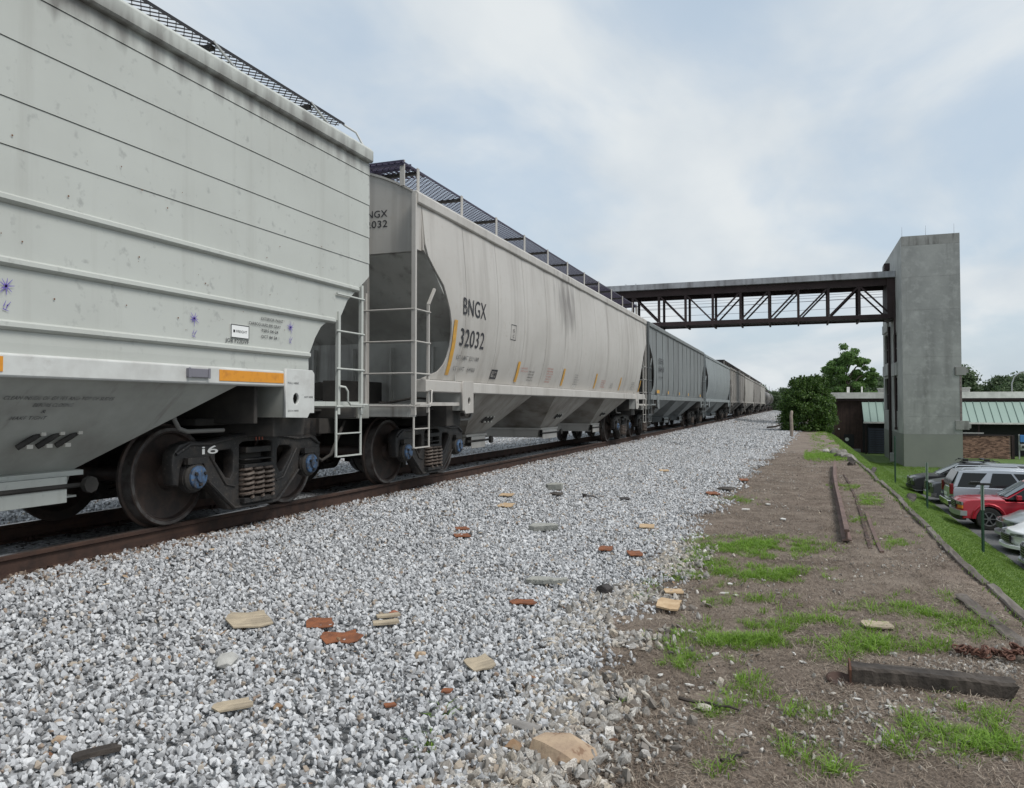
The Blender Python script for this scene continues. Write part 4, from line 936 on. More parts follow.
for i, (a, b_) in enumerate(zip(lifts[:-1], lifts[1:])):
    m_ = M_paintb if i == 0 else M_cstain if i == len(lifts)-2 else M_conc
    MB().box(.0, LX, -.036-(.0 if i else .012), -.003, a+(.004 if i else 0), b_-.004).build('wall_panel', m_, tw)
    MB().box(LX-.03, LX+.004, .0, LY, a+.012, b_-.008).build('wall_panel', m_, tw)
# left face with its window openings
def rect(y0, y1, z0, z1): return [(y0, z0), (y1, z0), (y1, z1), (y0, z1)]
wins = [(66.9, 69.4, 4.6, 6.9), (66.9, 69.4, .7, 3.4), (72.5, 75.9, 4.8, 7.3), (72.5, 75.9, .75, 3.5), (67.7, 69.9, 7.95, 10.3), (72.5, 75.4, 8.6, 10.9)]
me = mesh_T(curve_mesh([rect(0, LY, -.95, TZ1-.004)]+[rect(a-TY0, b_-TY0, c, d) for a, b_, c, d in wins], .36), AX_YZ); me.transform(Matrix.Translation((.18, 0, 0)))
link('side_wall', me, M_conc2, tw)
MB().box(-.012, .36, .002, LY, TZ0, -.955).build('painted_base', M_paintb, tw)
for a, b_, c, d in wins:
    w = MB().box(.24, .27, a-TY0, b_-TY0, c, d).build('window', M_glassd, tw)
    fr = MB(); y0, y1 = a-TY0, b_-TY0
    for yy in (y0+.05, (y0+y1)/2, y1-.05): fr.box(.16, .24, yy-.05, yy+.05, c, d)
    fr.box(.17, .235, y0, y1, (c+d)/2-.04, (c+d)/2+.04); fr.build('window_frame', M_brn, w)
for a, b_, c, d in ((66.6, 69.6, 3.4, 4.6), (72.2, 76.1, 7.35, 8.3), (72.2, 76.1, 3.6, 4.7)): MB().box(-.16, -.002, a-TY0, b_-TY0, c+.1, d-.1).build('spandrel_panel', M_conc2, tw, bevel=.02)
MB().tube([(-.14, 7.3, -3.4), (-.14, 7.3, 7.7)], .11, 8).build('downpipe', M_brn, tw, 50)
MB().tube([(-.1, 3.7, -.6), (-.1, 3.7, 9.5)], .07, 8).box(-.2, 0, 3.6, 3.8, -.75, -.55).build('downpipe', M_brn, tw, 50)
MB().tube([(-.12, 8.0, 10.8), (-.12, 8.0, 12.7)], .09, 8).box(-.42, 0, 7.5, 8.4, 12.5, 13.05).build('floodlight', M_brn, tw, bevel=.02)
MB().box(LX-.45, LX+.28, -.10, .25, 3.35, 3.95).box(LX+.1, LX+.42, -.06, .2, 3.5, 3.8).build('wall_bracket', M_cstain, tw, bevel=.01)
MB().box(LX-.45, LX+.42, -.10, .25, -.6, .05).box(LX+.1, LX+.55, -.06, .2, -.5, -.15).build('wall_bracket', M_cstain, tw, bevel=.01)
MB().box(LX-.14, LX-.02, -.05, -.014, .06, 3.34).build('conduit_channel', mat('mottled_pinkish_concrete', (.24, .20, .19), .9, col2=(.12, .10, .10), nscale=5), tw)
for x in (.08, 1.65, 3.5): MB().tube([(x, .15, TZ1-.05), (x, .15, TZ1+.75)], [.010, .005], 5).build('lightning_rod', M_brn, tw)
sg = MB().box(.30, .56, -.035, -.013, -2.05, -1.72).build('wall_sign', M_plate, tw)
text_fit('lettering', 'E', lambda a, b: (a, -.038, b), .38, .48, -1.98, -1.79, M_ink, sg, .01)
MB().box(-.32, -.02, 5.8, 6.2, -3.4, -2.7).build('meter_box', M_conc2, tw, bevel=.01)

# ------------------------------------------------------------------ footbridge over the track
M_roofb = mat('pale_bridge_roof', (.36, .37, .39), .7, col2=(.2, .2, .21), nscale=.4, streak=(.12, .115, .12), stscale=(2, .3, .3), st=(.5, .75))
br = thing('footbridge', 'covered brown steel truss footbridge crossing above the train into the concrete tower', 'footbridge', (0, 67.7, 0))
BX0, BX1 = -27.0, 7.34; zb, ztp = 8.38, 10.75; slope = lambda x: 0.0
MB().prism([(-.55, 11.30), (-.55, 11.78), (1.4, 11.98), (3.35, 11.78), (3.35, 11.30)], 'x', BX0-.3, BX1+.03).build('roof', M_roofb, br)
xs = []; x = 7.1
xs = [7.08, 4.79, 2.48, .18, -2.11, -4.42, -6.7, -9.0, -11.3, -13.6, -15.9, -18.2, -20.5, -22.8, -25.1, -26.8]
for yy in (0, 2.8):
    MB().box(BX0, BX1, yy-.13, yy+.13, ztp-.02, 11.29).build('top_chord', M_brn, br)
    MB().box(BX0, BX1, yy-.13, yy+.13, 8.10, zb+.05).build('bottom_chord', M_brn, br)
    for i, x in enumerate(xs): MB().box(x-.10, x+.10, yy-.10, yy+.10, zb+.08, ztp-.02).build('truss_post', M_brn, br)
    for i in range(len(xs)-1):
        a, b_ = xs[i+1], xs[i]
        up = (-8.5 < a) and i > 0
        p, q_ = ((a+.1, yy, zb+.1), (b_-.1, yy, ztp-.05)) if up else ((a+.1, yy, ztp-.05), (b_-.1, yy, zb+.1))
        MB().bar(p, q_, .13, .13, up=(0, 1, 0)).build('truss_diagonal', M_brn, br)
MB().box(BX0, BX1, .135, 2.665, 8.2, 8.28).build('deck', M_und, br)
for x in xs: MB().box(x-.07, x+.07, -.2, 3.0, 7.98, 8.095).build('floor_beam', M_brn, br)
MB().box(-28.3, -27.1, -.3, 3.1, -1.0, 12.0).build('pier', M_conc, br)
MB().box(BX1-.55, BX1+.03, -.3, 3.1, 8.1, 11.28).build('portal_frame', M_brn, br)

# overhead wires behind the bridge, with their poles
M_wood = mat('weathered_pole_wood', (.22, .19, .16), .9, col2=(.12, .10, .085), nscale=3, bump=.006, bscale=20)
M_wire = mat('cable_sheath', (.03, .025, .05), .6)
for k, (z0_, z1_) in enumerate([(12.35, 12.2), (12.0, 12.35), (12.75, 12.6), (11.55, 11.4), (13.2, 12.9)]):
    pts = []
    for i in range(17):
        u = i/16; pts.append((-47+60*u, 86+.25*k, z0_+(z1_-z0_)*u-1.0*4*u*(1-u)*.35))
    o = MB().tube(pts, .022, 4).build('overhead_wire', M_wire); tag(o, 'thin dark utility cable behind the footbridge truss, '+['third from the top', 'third from the bottom', 'second from the top', 'lowest', 'highest'][k]+' of five', 'cable', 'cables behind the footbridge')
for x in (-47, 13.0):
    o = thing('utility_pole', 'wooden utility pole behind the '+('train to the far left of the footbridge' if x < 0 else 'concrete tower carrying the cables'), 'utility pole', (x, 86.5, H(x, 86)))
    MB().tube([(0, 0, -.3), (0, 0, 15.5 if x < 0 else 16.2)], [.16, .11], 8).build('pole', M_wood, o, 50); MB().box(-.06, .06, -.9, .9, 14.6, 14.75).build('crossarm', M_wood, o)
for x in (-20.6, -19.3):
    o = thing('steel_mast', 'thin grey mast behind the left end of the footbridge, '+('left' if x < -20 else 'right')+' of two', 'mast', (x, 98, H(x, 98)), 0, 'thin masts seen through the truss')
    MB().tube([(0, 0, -.2), (0, 0, 17.2)], .06, 6).box(-.1, .1, -.1, .1, 14, 14.5).build('pole', mat('grey_mast', (.35, .35, .37), .5, .5), o)

# ------------------------------------------------------------------ low building with green metal awning
M_white = mat('white_fascia_paint', (.80, .79, .76), .6, col2=(.6, .6, .57), nscale=1.5)
M_brick = mat('brown_siding', (.075, .045, .038), .8, col2=(.05, .03, .026), nscale=2, streak=(.035, .02, .018), stscale=(6, 6, .4), st=(.5, .7))
M_green = mat('pale_green_metal_roof', (.26, .35, .31), .5, .1, col2=(.25, .34, .30), nscale=.8, streak=(.2, .27, .24), stscale=(2, .3, .3), st=(.55, .8))
M_seam = mat('green_roof_seam', (.13, .20, .17), .6)
bd = thing('low_building', 'long low brown building with white fascia and pale green metal awning roof behind the tower', 'building', (3.4, 81.5, -3.4))
BL = 40
MB().box(0, BL, 0, 22, -.4, 5.2).build('wall', M_brick, bd)
for k in range(12): MB().box(.02+.195*k, .19+.195*k, -.03, -.004, 0, 5.15).build('siding_board', M_brick, bd)
MB().box(-.3, BL+.3, -.35, 22.3, 5.22, 5.80).build('roof_fascia', M_white, bd)
MB().box(-.25, BL+.25, -.30, 22.2, 5.0, 5.215).build('fascia_band', M_brn, bd)
# the awning: standing-seam panels, one by one
ax0, ax1 = 2.45, 39.5; np_ = int((ax1-ax0)/.60)
pm2 = MB().prism([(-.31, 4.86), (-2.6, 3.02), (-2.6, 2.96), (-.31, 4.80)], 'x', .0, .585)
pm2.prism([(-.31, 4.93), (-2.62, 3.08), (-2.62, 2.99), (-.31, 4.84)], 'x', .586, .62)
pme = pm2.mesh('roof_panel'); pme.materials.append(M_green); pme.materials.append(M_seam)
for p in pme.polygons:
    if min(pme.vertices[i].co.x for i in p.vertices) > .5855: p.material_index = 1
for k in range(np_): again('roof_panel', pme, bd, (ax0+k*.623, 0, 0))
MB().box(ax0-.05, ax0+np_*.623, -2.68, -2.62, 2.88, 3.03).build('awning_gutter', M_white, bd)
MB().box(ax0+.05, ax0+np_*.62, -.2, -.06, 0, 4.8).build('recess_shade', M_dark, bd)  # near-black sheet that paints the shade of the recess below the awning
for k in range(8):
    MB().box(ax0+.1+4.6*k, ax0+.22+4.6*k, -2.5, -2.38, 0, 2.95).build('awning_post', M_brn, bd)
for k in range(5): MB().box(1.0+.0, 1.0, 0, 0, 0, 0) if False else None
w = MB().box(.85, 1.75, -.06, -.033, .55, 1.75).build('window', M_dark, bd)
MB().lathe([(-.075, 0), (-.075, .17), (-.065, .18)], 12, (1.12, 0, 1.25), 'y').build('wall_sign', M_plate, w)
MB().box(.35, .45, -.3, -.04, 2.2, 2.3).build('wall_lamp', M_plate, bd)
MB().box(.0, 2.3, -.5, -.06, 0, .35).build('kerb_wall', M_conc, bd)
MB().box(1.2, 1.45, .6, .9, 5.8, 6.35).tube([(2.6, 1.5, 5.8), (2.6, 1.5, 6.4)], .07, 8).build('roof_vent', M_white, bd)
for x in (4.2, 10.4): MB().box(x, x+1.6, 2, 3.4, 5.8, 6.15).box(x-.08, x+1.68, 1.9, 3.5, 6.15, 6.25).build('rooftop_unit', M_conc2, bd, bevel=.02)
# slatted dark gate under the awning
gt = thing('slatted_gate', 'dark blue-grey horizontally slatted fence under the awning left of the tower', 'fence', (6.25, 78.9, -3.4))
M_slat = mat('dark_blue_slats', (.035, .045, .065), .6, col2=(.02, .025, .04), nscale=3)
sme = MB().box(0, 2.6, 0, .05, 0, .17).mesh('slat'); sme.materials.append(M_slat)
for k in range(11): again('slat', sme, gt, (0, 0, .1+.215*k))
for x in (-.05, 1.3, 2.6): MB().box(x, x+.1, .055, .15, 0, 2.5).build('post', M_slat, gt)

# brick enclosure right of the tower
M_bk = mat('mixed_brick', (.2, .12, .09), .9, objrand=[(0, (.09, .055, .045)), (.3, (.16, .085, .065)), (.6, (.24, .14, .10)), (.85, (.33, .23, .17)), (1, (.42, .33, .26))], col2=(.12, .08, .06), nscale=9, nlo=.5, nhi=.8)
M_mort = mat('mortar', (.20, .17, .15), .95)
ew = thing('brick_wall', 'low wall of mottled brown bricks with dark coping, right of the concrete tower', 'wall', (12.4, 76.0, -3.4))
MB().box(0, 4.55, .03, .3, -.1, 1.93).build('mortar_bed', M_mort, ew)
bkm = MB().box(.006, .224, 0, .05, .006, .069).mesh('brick'); bkm.materials.append(M_bk)
# courses in view: the 300 largest as single bricks would each be a pixel wide, so they are joined
b = MB()
for r_ in range(25):
    for c_ in range(20):
        x = c_*.228-(.114 if r_ % 2 else 0); x0_, x1_ = max(0, x+.006), min(4.55, x+.222)
        if x1_-x0_ > .03: b.box(x0_, x1_, random.uniform(-.006, .006), .04, r_*.077+.005, r_*.077+.070)
M_bki = mat('brown_bricks', (.085, .042, .034), .9, island=(.40, .24, .18), col2=(.10, .055, .045), nscale=3)
o = b.build('brick_course', M_bki, ew); o['kind'] = 'stuff'
MB().box(-.05, 4.62, -.05, .35, 1.935, 2.02).build('coping', M_brn, ew)
MB().box(-.05, 2.7, .5, .62, 2.1, 2.2).build('rail_beam', M_conc2, ew)
MB().box(4.63, 4.85, -.02, .25, 0, 2.0).build('end_post', M_brn, ew)
mbx = thing('meter_cabinet', 'grey electric meters and a blue box mounted right of the brick wall', 'meter cabinet', (17.55, 76.0, -3.4))
MB().box(0, .1, 0, .1, 0, 2.1).box(1.0, 1.1, 0, .1, 0, 2.1).box(0, 1.1, .02, .08, 1.2, 1.3).box(0, 1.1, .02, .08, 1.9, 2.0).build('frame', M_galv, mbx)
MB().box(.08, .42, -.2, -.0, 1.45, 2.05).build('blue_box', mat('blue_plastic', (.05, .2, .5), .5), mbx, bevel=.02)
MB().box(.08, .55, -.2, -.0, .75, 1.25).build('meter_box', M_conc2, mbx, bevel=.02); MB().box(.62, 1.0, -.2, -.0, .8, 1.5).build('meter_box', M_galv, mbx, bevel=.02)
for x in (.28, .8): MB().lathe([(-.2, .11), (-.27, .10), (-.27, 0)], 10, (x, 0, 1.05), 'y').build('meter_dial', M_glassd, mbx)

# ------------------------------------------------------------------ trees and bush
M_leafD = leafmat('dark_bush_leaf', (.028, .065, .010), (.055, .12, .018), (.12, .20, .035))
M_leafT = leafmat('tree_leaf', (.06, .125, .03), (.10, .20, .045), (.17, .28, .08))
M_leafF = leafmat('far_tree_leaf', (.05, .085, .04), (.08, .125, .055), (.12, .17, .08))
M_bark = mat('bark', (.11, .09, .07), .9, col2=(.06, .05, .04), nscale=5, bump=.01, bscale=15)
def leaves(centers, radii, per, ls, seed, up=.3, k=4):
    r_ = np.random.RandomState(seed); out = []
    for (c, rd) in zip(centers, radii):
        n = per; d = r_.normal(size=(n, 3)); d /= np.linalg.norm(d, axis=1)[:, None]; rad = rd*(r_.rand(n)**.45*1.0+.22*np.abs(r_.normal(size=n)))[:, None]
        p = np.array(c)+d*rad*np.array([1.1, 1.1, .8])
        nrm = d+r_.normal(size=(n, 3))*.8+np.array([0, 0, up]); nrm /= np.linalg.norm(nrm, axis=1)[:, None]
        a = np.cross(nrm, r_.normal(size=(n, 3))); a /= np.linalg.norm(a, axis=1)[:, None]; b_ = np.cross(nrm, a)
        s_ = ls*(.55+.9*r_.rand(n))[:, None]
        out.append(np.stack([p-a*s_, p-b_*s_*.5, p+a*s_, p+b_*s_*.5], 1))
    return np.concatenate(out)
def tree_parts(seed, h, w, nb, per, ls, lm, bottom=.3, gaps=1., lobes=None):
    rr = random.Random(seed); th = h*bottom
    tk = MB(); top = Vector((rr.uniform(-.05, .05)*w, rr.uniform(-.05, .05)*w, h*.85))
    tk.tube([(0, 0, -.6), (.02*w, 0, th), (top.x*.6, top.y*.6, h*.55), tuple(top)], [h*.026, h*.018, h*.011, h*.004], 7)
    cs = []; rd = []
    if lobes:      # (x, y, z, radius) as shares of w, w, h, w
        for (x, y, z, q_) in lobes:
            c0 = Vector((x*w, y*w, z*h)); R_ = q_*w
            tk.tube([(top.x*z*.6, top.y*z*.6, max(th*.7, z*h-.30*abs(x*w)-h*.10)), tuple(c0*.5+Vector((0, 0, z*h*.47))), tuple(c0)], [h*.010, h*.007, h*.003], 5)
            for i in range(9):
                d = Vector((rr.gauss(0, 1), rr.gauss(0, 1), rr.gauss(0, .8))).normalized()*R_*rr.uniform(.35, .95); c = c0+d
                cs.append(tuple(c)); rd.append(R_*rr.uniform(.28, .5)); tk.tube([tuple(c0), tuple(c)], [h*.003, h*.0012], 4)
    else:
        for i in range(nb):
            a = rr.uniform(0, 2*PI); u = rr.random(); z = th+(h*.97-th)*u; prof = math.sin(min(.985, (u*.80+.16))*PI)**.55
            q_ = w*rr.uniform(.09, .16)*gaps; r_ = max(0, w*.5*prof*rr.uniform(.3, 1.0)**.6-q_*.5); c = (r_*math.cos(a), r_*math.sin(a), min(z, h-q_*.7)); cs.append(c); rd.append(q_)
            if i % 2 == 0: tk.tube([(top.x*.4*u, top.y*.4*u, max(th*.8, z-.28*r_-h*.05)), (c[0]*.55, c[1]*.55, z-h*.01), c], [h*.009, h*.006, h*.002], 5)
    return tk, leaves(cs, rd, per, ls, seed)
TREES = {}
def tree(kind, loc, lab, group=None, rz=0, sc=1., specs=None, lobes=None):
    if kind not in TREES:
        tk, V = tree_parts(*specs, lobes=lobes); TREES[kind] = (tk.mesh('trunk'), quads('crown', V, None)); TREES[kind][0].materials.append(M_bark); TREES[kind][1].materials.append(specs[6])
    t = thing('tree', lab, 'tree', loc, rz, group); t.scale = (sc, sc, sc)
    again('trunk', TREES[kind][0], t); again('crown', TREES[kind][1], t)
    return t
# tall tree behind the building: separate leafy lobes with sky between them
LOB = [(.0, 0, .89, .17), (-.10, .1, .84, .14), (.10, -.1, .83, .12), (.28, 0, .79, .11), (-.30, 0, .74, .13), (-.12, -.1, .72, .15), (.14, .1, .70, .15), (.38, 0, .69, .10), (.40, .05, .61, .09), (-.28, .1, .62, .12), (-.04, .1, .60, .16), (.20, -.1, .58, .13), (-.18, 0, .50, .16), (.08, 0, .48, .18), (-.36, 0, .52, .09), (.02, .1, .38, .2), (.22, 0, .40, .16), (-.2, 0, .38, .18)]
tree('tall', (6.2, 108, -3.8), 'tall open-crowned tree rising above the white roof line beside the bush', None, .0, 1., (3, 12.9, 7.0, 46, 260, .15, M_leafT, .34, 1.0), LOB)
tree('round', (10.2, 118, -3.8), 'rounded green tree just right of the tall tree, left of the tower', None, 0, .78, (5, 8.6, 8.5, 90, 260, .15, M_leafT, .15, 1.0))
tree('round', (4.2, 114, -3.8), 'low broad tree filling in under the left of the tall tree', None, 1.9, .70)
tree('round', (15.6, 122, -3.8), 'green tree whose top shows right beside the left edge of the tower', None, 3., .94)
# bush at the end of the dirt strip
bx_, by_ = .62, 51.0
bu = thing('bush', 'large dense dark green bush at the end of the dirt strip beside the ballast', 'bush', (bx_, by_, -.5)); bu.scale = (.93, .93, 1.05)
rr = random.Random(11); cs = []; rd = []
for i in range(330):
    a = rr.uniform(0, 2*PI); u = rr.random()**.9; rmax = 1.72*math.sin(min(.97, u*.74+.24)*PI)**.5
    lump = 1+.13*noise.noise((math.cos(a)*1.6, math.sin(a)*1.6, u*3))
    r_ = rmax*lump*rr.uniform(.5, 1.0)**.5; cs.append((r_*math.cos(a), r_*math.sin(a), .12+2.75*u)); rd.append(rr.uniform(.20, .32))
V = leaves(cs, rd, 150, .060, 21, .6)
sp_c = []; sp_r = []
for _ in range(85):      # upright shoots that roughen the outline
    a = rr.uniform(0, 6.28); q_ = rr.random()**.5*1.35; z = 3.05-.42*(q_/1.35)**2+rr.uniform(-.1, .12)
    for j in range(4): sp_c.append((q_*math.cos(a)+.02*j, q_*math.sin(a), z+.10*j)); sp_r.append(.10-.018*j)
V2 = leaves(sp_c, sp_r, 22, .05, 23, 1.)
quads('foliage', np.concatenate([V, V2]), M_leafD, bu)
tk = MB()
for i in range(9):
    a = i*.7; tk.tube([(.2*math.cos(a), .2*math.sin(a), -.2), (.6*math.cos(a), .6*math.sin(a), 1.0), (1.2*math.cos(a), 1.2*math.sin(a), 2.4)], [.06, .04, .015], 6)
tk.build('stem', M_bark, bu)
# far tree line
TB = ('far', 'far2')
spec = {'far': (31, 10, 9.5, 70, 110, .26, M_leafF, .10, 1.05), 'far2': (37, 12, 9, 70, 110, .27, M_leafF, .12, 1.0), 'far3': (41, 9, 11, 75, 110, .26, M_leafF, .08, 1.1)}
rr = random.Random(5); k = 0
for (x0, x1, y0, y1, n_, base, what) in ((23, 46, 140, 165, 24, -3.8, 'beyond the low building roof'), (-24, 3, 190, 300, 20, -2.0, 'behind the far end of the train'), (14, 110, 190, 260, 26, -3.0, 'on the skyline beyond the low building'), (4, 18, 140, 180, 9, -3.6, 'behind the tall tree')):
    for i in range(n_):
        x = x0+(x1-x0)*(i+rr.uniform(-.3, .3))/n_; y = rr.uniform(y0, y1); kd = rr.choice(list(spec))
        s_ = rr.uniform(.8, 1.12)*(.75 if x0 < 0 else .90 if y0 < 180 else 1)
        tree(kd, (x, y, base), 'distant green tree merging into the tree line '+what, 'trees '+what, rr.uniform(0, 6), s_, spec[kd])
for (px, py, s_) in ((28.6, 128, .80), (31.5, 131, .92)):
    tree('far2' if s_ > 1 else 'far', (px, py, -3.8), 'nearer taller tree at the right end of the tree line, the '+('right' if s_ > .85 else 'left')+' one', 'taller trees on the right', px, s_, spec['far'])
o = thing('street_light', 'curved grey street light in front of the trees right of the tower', 'street lamp', (26.6, 118, -3.4))
MB().tube([(0, 0, 0), (0, 0, 7.4), (.3, 0, 8.3), (1.0, 0, 8.9), (2.0, 0, 9.1)], .08, 6).build('pole', M_galv, o, 60); MB().box(1.9, 2.6, -.12, .12, 9.02, 9.16).build('lamp_head', M_galv, o)
# low hills far off
v = []; f = []; nx = 60
for j in range(6):
    for i in range(nx+1):
        x = -700+1400*i/nx; y = 620+j*60; hgt = max(0, math.sin(j/5*PI))*(13+9*noise.noise((x*.006, 3, 0))+3*noise.noise((x*.03, j*.5, 0)))
        v.append((x, y, -3.5+hgt))
for j in range(5):
    for i in range(nx): a = j*(nx+1)+i; f.append((a, a+1, a+nx+2, a+nx+1))
me = bpy.data.meshes.new('hills'); me.from_pydata(v, [], f)
struct(link('hills', me, mat('far_woods', (.05, .085, .045), .95, col2=(.09, .12, .07), nscale=.05, spots=(.03, .05, .03), sscale=.2, sth=(.5, .6)), None, 180))

# ------------------------------------------------------------------ fence posts on the bank
M_gpost = mat('dark_green_post', (.02, .06, .035), .5); M_refl = mat('pale_sign_back', (.30, .34, .31), .5, .2)
for (x, y, hgt, lb, sign) in ((3.95, 37.0, 2.3, 'thin dark green post on the lawn in front of the tower, farthest of the three', 0), (3.95, 28.3, 1.76, 'green post with narrow sign panel on the lawn, middle one of the three', 1), (4.15, 21.3, 1.86, 'green sign post on the lawn in front of the red pickup, nearest of the three', 2)):
    z = H(x, y); p = thing('sign_post', lb, 'sign post', (x, y, z), 0, 'green posts along the lawn')
    MB().box(-.032, .032, -.012, .012, -.2, hgt).box(-.012, .012, -.03, -.011, -.2, hgt).build('post', M_gpost, p)
    if sign: MB().box(-.034, .040, -.020, .014, hgt-.60, hgt-.0).build('sign_panel', M_refl, p)
    if sign == 2:
        MB().box(-.28, .20, -.03, .03, hgt+.0, hgt+.05).box(-.25, -.05, -.06, .06, hgt+.05, hgt+.08).build('cap_bracket', M_blk, p)

# ------------------------------------------------------------------ vehicles
def carpaint(nm, c, metal=.0): return mat(nm, c, .32, metal, coat=.6, spec=.5)
M_tyre = mat('tyre_rubber', (.018, .018, .018), .85, col2=(.035, .033, .03), nscale=6)
M_rim = mat('alloy_rim', (.42, .42, .43), .3, .8); M_trim = mat('black_trim', (.015, .015, .016), .5); M_chr = mat('chrome', (.7, .7, .7), .15, 1.)
M_lamp = mat('headlight_glass', (.34, .36, .38), .12, .3, col2=(.08, .08, .09), nscale=6); M_amb = mat('amber_lens', (.65, .2, .03), .3); M_wglass = mat('car_glass', (.012, .015, .017), .08, spec=.35); M_wind = mat('windshield_glass', (.10, .125, .135), .08, spec=.9)
M_tail = mat('red_lens', (.16, .012, .014), .25)
def profile_body(out, Wd, deform, name, m, parent, n=9, smooth=35):
    """side outline (x back from nose, z) swept across the width and rounded by deform(x, y, z)."""
    v = []; f = []; k = len(out)
    ys = [-Wd/2+Wd*(.5-.5*math.cos(PI*i/(n-1))) for i in range(n)]
    for y in ys:
        for (x, z) in out: v.append(deform(x, y, z))
    for i in range(n-1):
        for j in range(k): a = i*k+j; b_ = i*k+(j+1) % k; f.append((a, b_, b_+k, a+k))
    f.append(tuple(range(k-1, -1, -1))); f.append(tuple(range((n-1)*k, n*k)))
    return MB().add(v, f).build(name, m, parent, smooth, bevel=.03)
def archpts(cx, r, z0, n=8, rev=False):
    p = [(cx+r*math.cos(PI-PI*i/n), z0+r*math.sin(PI-PI*i/n)) for i in range(n+1)]; return list(reversed(p)) if rev else p
def vehicle(lab, loc, pm_, L=4.9, Wd=1.9, H_=1.75, hood=.98, hoodfront=.86, clear=.25, wx=(.92, 3.85), wr=.37, cowl=1.35, roof0=2.2, roof1=4.4, tail=4.85, belt=1.02, style='suv', panes=None, cat='car', nm='parked_car', rz=0):
    t = thing(nm, lab, cat, (loc[0], loc[1], loc[2]), rz, 'vehicles parked nose-in to the lawn')
    nose = .03 if style in ('suv', 'truck') else .10
    lo = [(nose+.10, clear)]+[(wx[0]-wr-.09, clear-.01)]+archpts(wx[0], wr+.07, wr-.02)+[(wx[0]+wr+.12, clear-.02), (wx[1]-wr-.12, clear-.02)]+archpts(wx[1], wr+.07, wr-.02)+[(wx[1]+wr+.12, clear), (L-.12, clear+.08), (L-.02, clear+.35), (L, belt-.2), (L-.05, belt)]
    if style == 'truck': lo += [(roof1+.15, belt+.0), (cowl+.05, belt-.02)]
    else: lo += [(roof1+.1 if style != 'sedan' else roof1, belt+.01), (cowl+.1, belt-.01)]
    lo += [(cowl, hood), (cowl*.6, hood-.015), (.35, hoodfront+.03), (.14, hoodfront-.02), (nose, hoodfront-.14), (nose-.03, .52), (nose, .38)]
    def df(x, y, z):
        u = abs(y)/(Wd/2); rn = (.16 if style in ('suv', 'truck') else .42)
        x2 = x+rn*u**3*max(0, 1-x/1.1); x2 -= .12*u**3*max(0, 1-(L-x)/.8)
        z2 = z-(.05*u**3 if z > hoodfront-.2 and x < cowl+.1 else 0)
        y2 = y*(1-.05*max(0, (z-.75))/.4)*(1-.05*max(0, 1-x/.9))
        return (x2, y2, z2)
    profile_body(lo, Wd, df, 'body', pm_, t)
    # cabin
    wb = Wd*.93; tap = .30 if style != 'sedan' else .42
    gh = [(cowl-.05, hood-.02), (roof0, H_-.05), (roof0+.25, H_), ((roof0+roof1)/2, H_+.01), (roof1-.25, H_-.03), (roof1, H_-.12 if style != 'truck' else H_-.05)]
    back = {'suv': [(tail-.06, belt)], 'sedan': [(tail-.25, belt+.02)], 'truck': [(roof1+.18, belt)]}[style]
    gh = gh+back
    def dg(x, y, z): u = abs(y)/(wb/2); return (x+(.12*u*u if x < roof0+.05 else 0), y*(1-tap*.5*max(0, z-belt+.03)/(H_-belt)*.85), z-(.03*u**4 if z > H_-.1 else 0))
    cab = profile_body(gh, wb, dg, 'cabin', pm_, t)
    # windshield
    def shell(pts, name, m, off=.008):
        b = MB(); n_ = 7; v = []
        for i in range(n_):
            y = (-.5+i/(n_-1))*wb*.88
            for (x, z) in pts: q_ = dg(x, y, z); v.append((q_[0]-off*2.2, q_[1], q_[2]+off))
        b.v = v; k_ = len(pts)
        for i in range(n_-1):
            for j in range(k_-1): a = i*k_+j; b.f.append((a, a+1, a+1+k_, a+k_))
        me = bpy.data.meshes.new(name); me.from_pydata(b.v, [], b.f); return link(name, me, m, t, 60)
    fx = lambda a: (cowl-.05+(roof0-cowl+.05)*a, hood-.02+(H_-.05-hood+.02)*a)
    shell([fx(.10), fx(.5), fx(.93)], 'windshield', M_wind, .014)
    # side windows: panes divided by pillars
    zt = H_-.16; zb_ = belt+.03
    def xa(z): return roof0-(roof0-cowl)*(H_-.05-z)/(H_-.05-hood)+.10
    def xr(z): 
        bk = back[0][0]; return roof1-.12+(bk-roof1)*(H_-.12-z)/(H_-.12-belt)
    cuts = {'suv': (.0, .40, .70, 1.), 'sedan': (0, .5, 1.), 'truck': (0, .56, 1.)}[style]
    for s_ in (-1, 1):
        def sp(a, z, out_=.012):
            x = xa(z)+(xr(z)-xa(z))*a; q_ = dg(x, s_*wb/2, z); return (x, q_[1]+s_*out_, z)
        for (a, b_, a2, b2) in (panes or [(c0+.018, c1-.018, c0+.018, c1-.018) for c0, c1 in zip(cuts[:-1], cuts[1:])]):
            P_ = [sp(a, zb_), sp(b_, zb_), sp(b2, zt), sp(a2, zt)]
            Q_ = [(p[0], p[1]-s_*.03, p[2]) for p in P_]
            MB().add(P_+Q_, [(0,1,2,3),(0,4,5,1),(1,5,6,2),(2,6,7,3),(3,7,4,0)]).build('side_window', M_wglass, t)
        # mirror
        xm = cowl+.42; MB().box(xm-.08, xm+.08, min(s_*(Wd/2+.0), s_*(Wd/2+.2)), max(s_*(Wd/2), s_*(Wd/2+.2)), belt+.03, belt+.2).bar((xm, s_*(Wd/2-.1), belt), (xm, s_*(Wd/2+.08), belt+.06), .05).build('wing_mirror', pm_ if style != 'suv' else M_trim, t, bevel=.03)
        for a in (.38, .68)[:1 if style == 'truck' else 2]:
            q_ = sp(a+.05, belt-.12, 0); MB().box(q_[0]-.09, q_[0]+.09, min(s_*(Wd/2-.03), s_*(Wd/2+.02)), max(s_*(Wd/2-.03), s_*(Wd/2+.02)), belt-.15, belt-.12).build('door_handle', pm_, t)
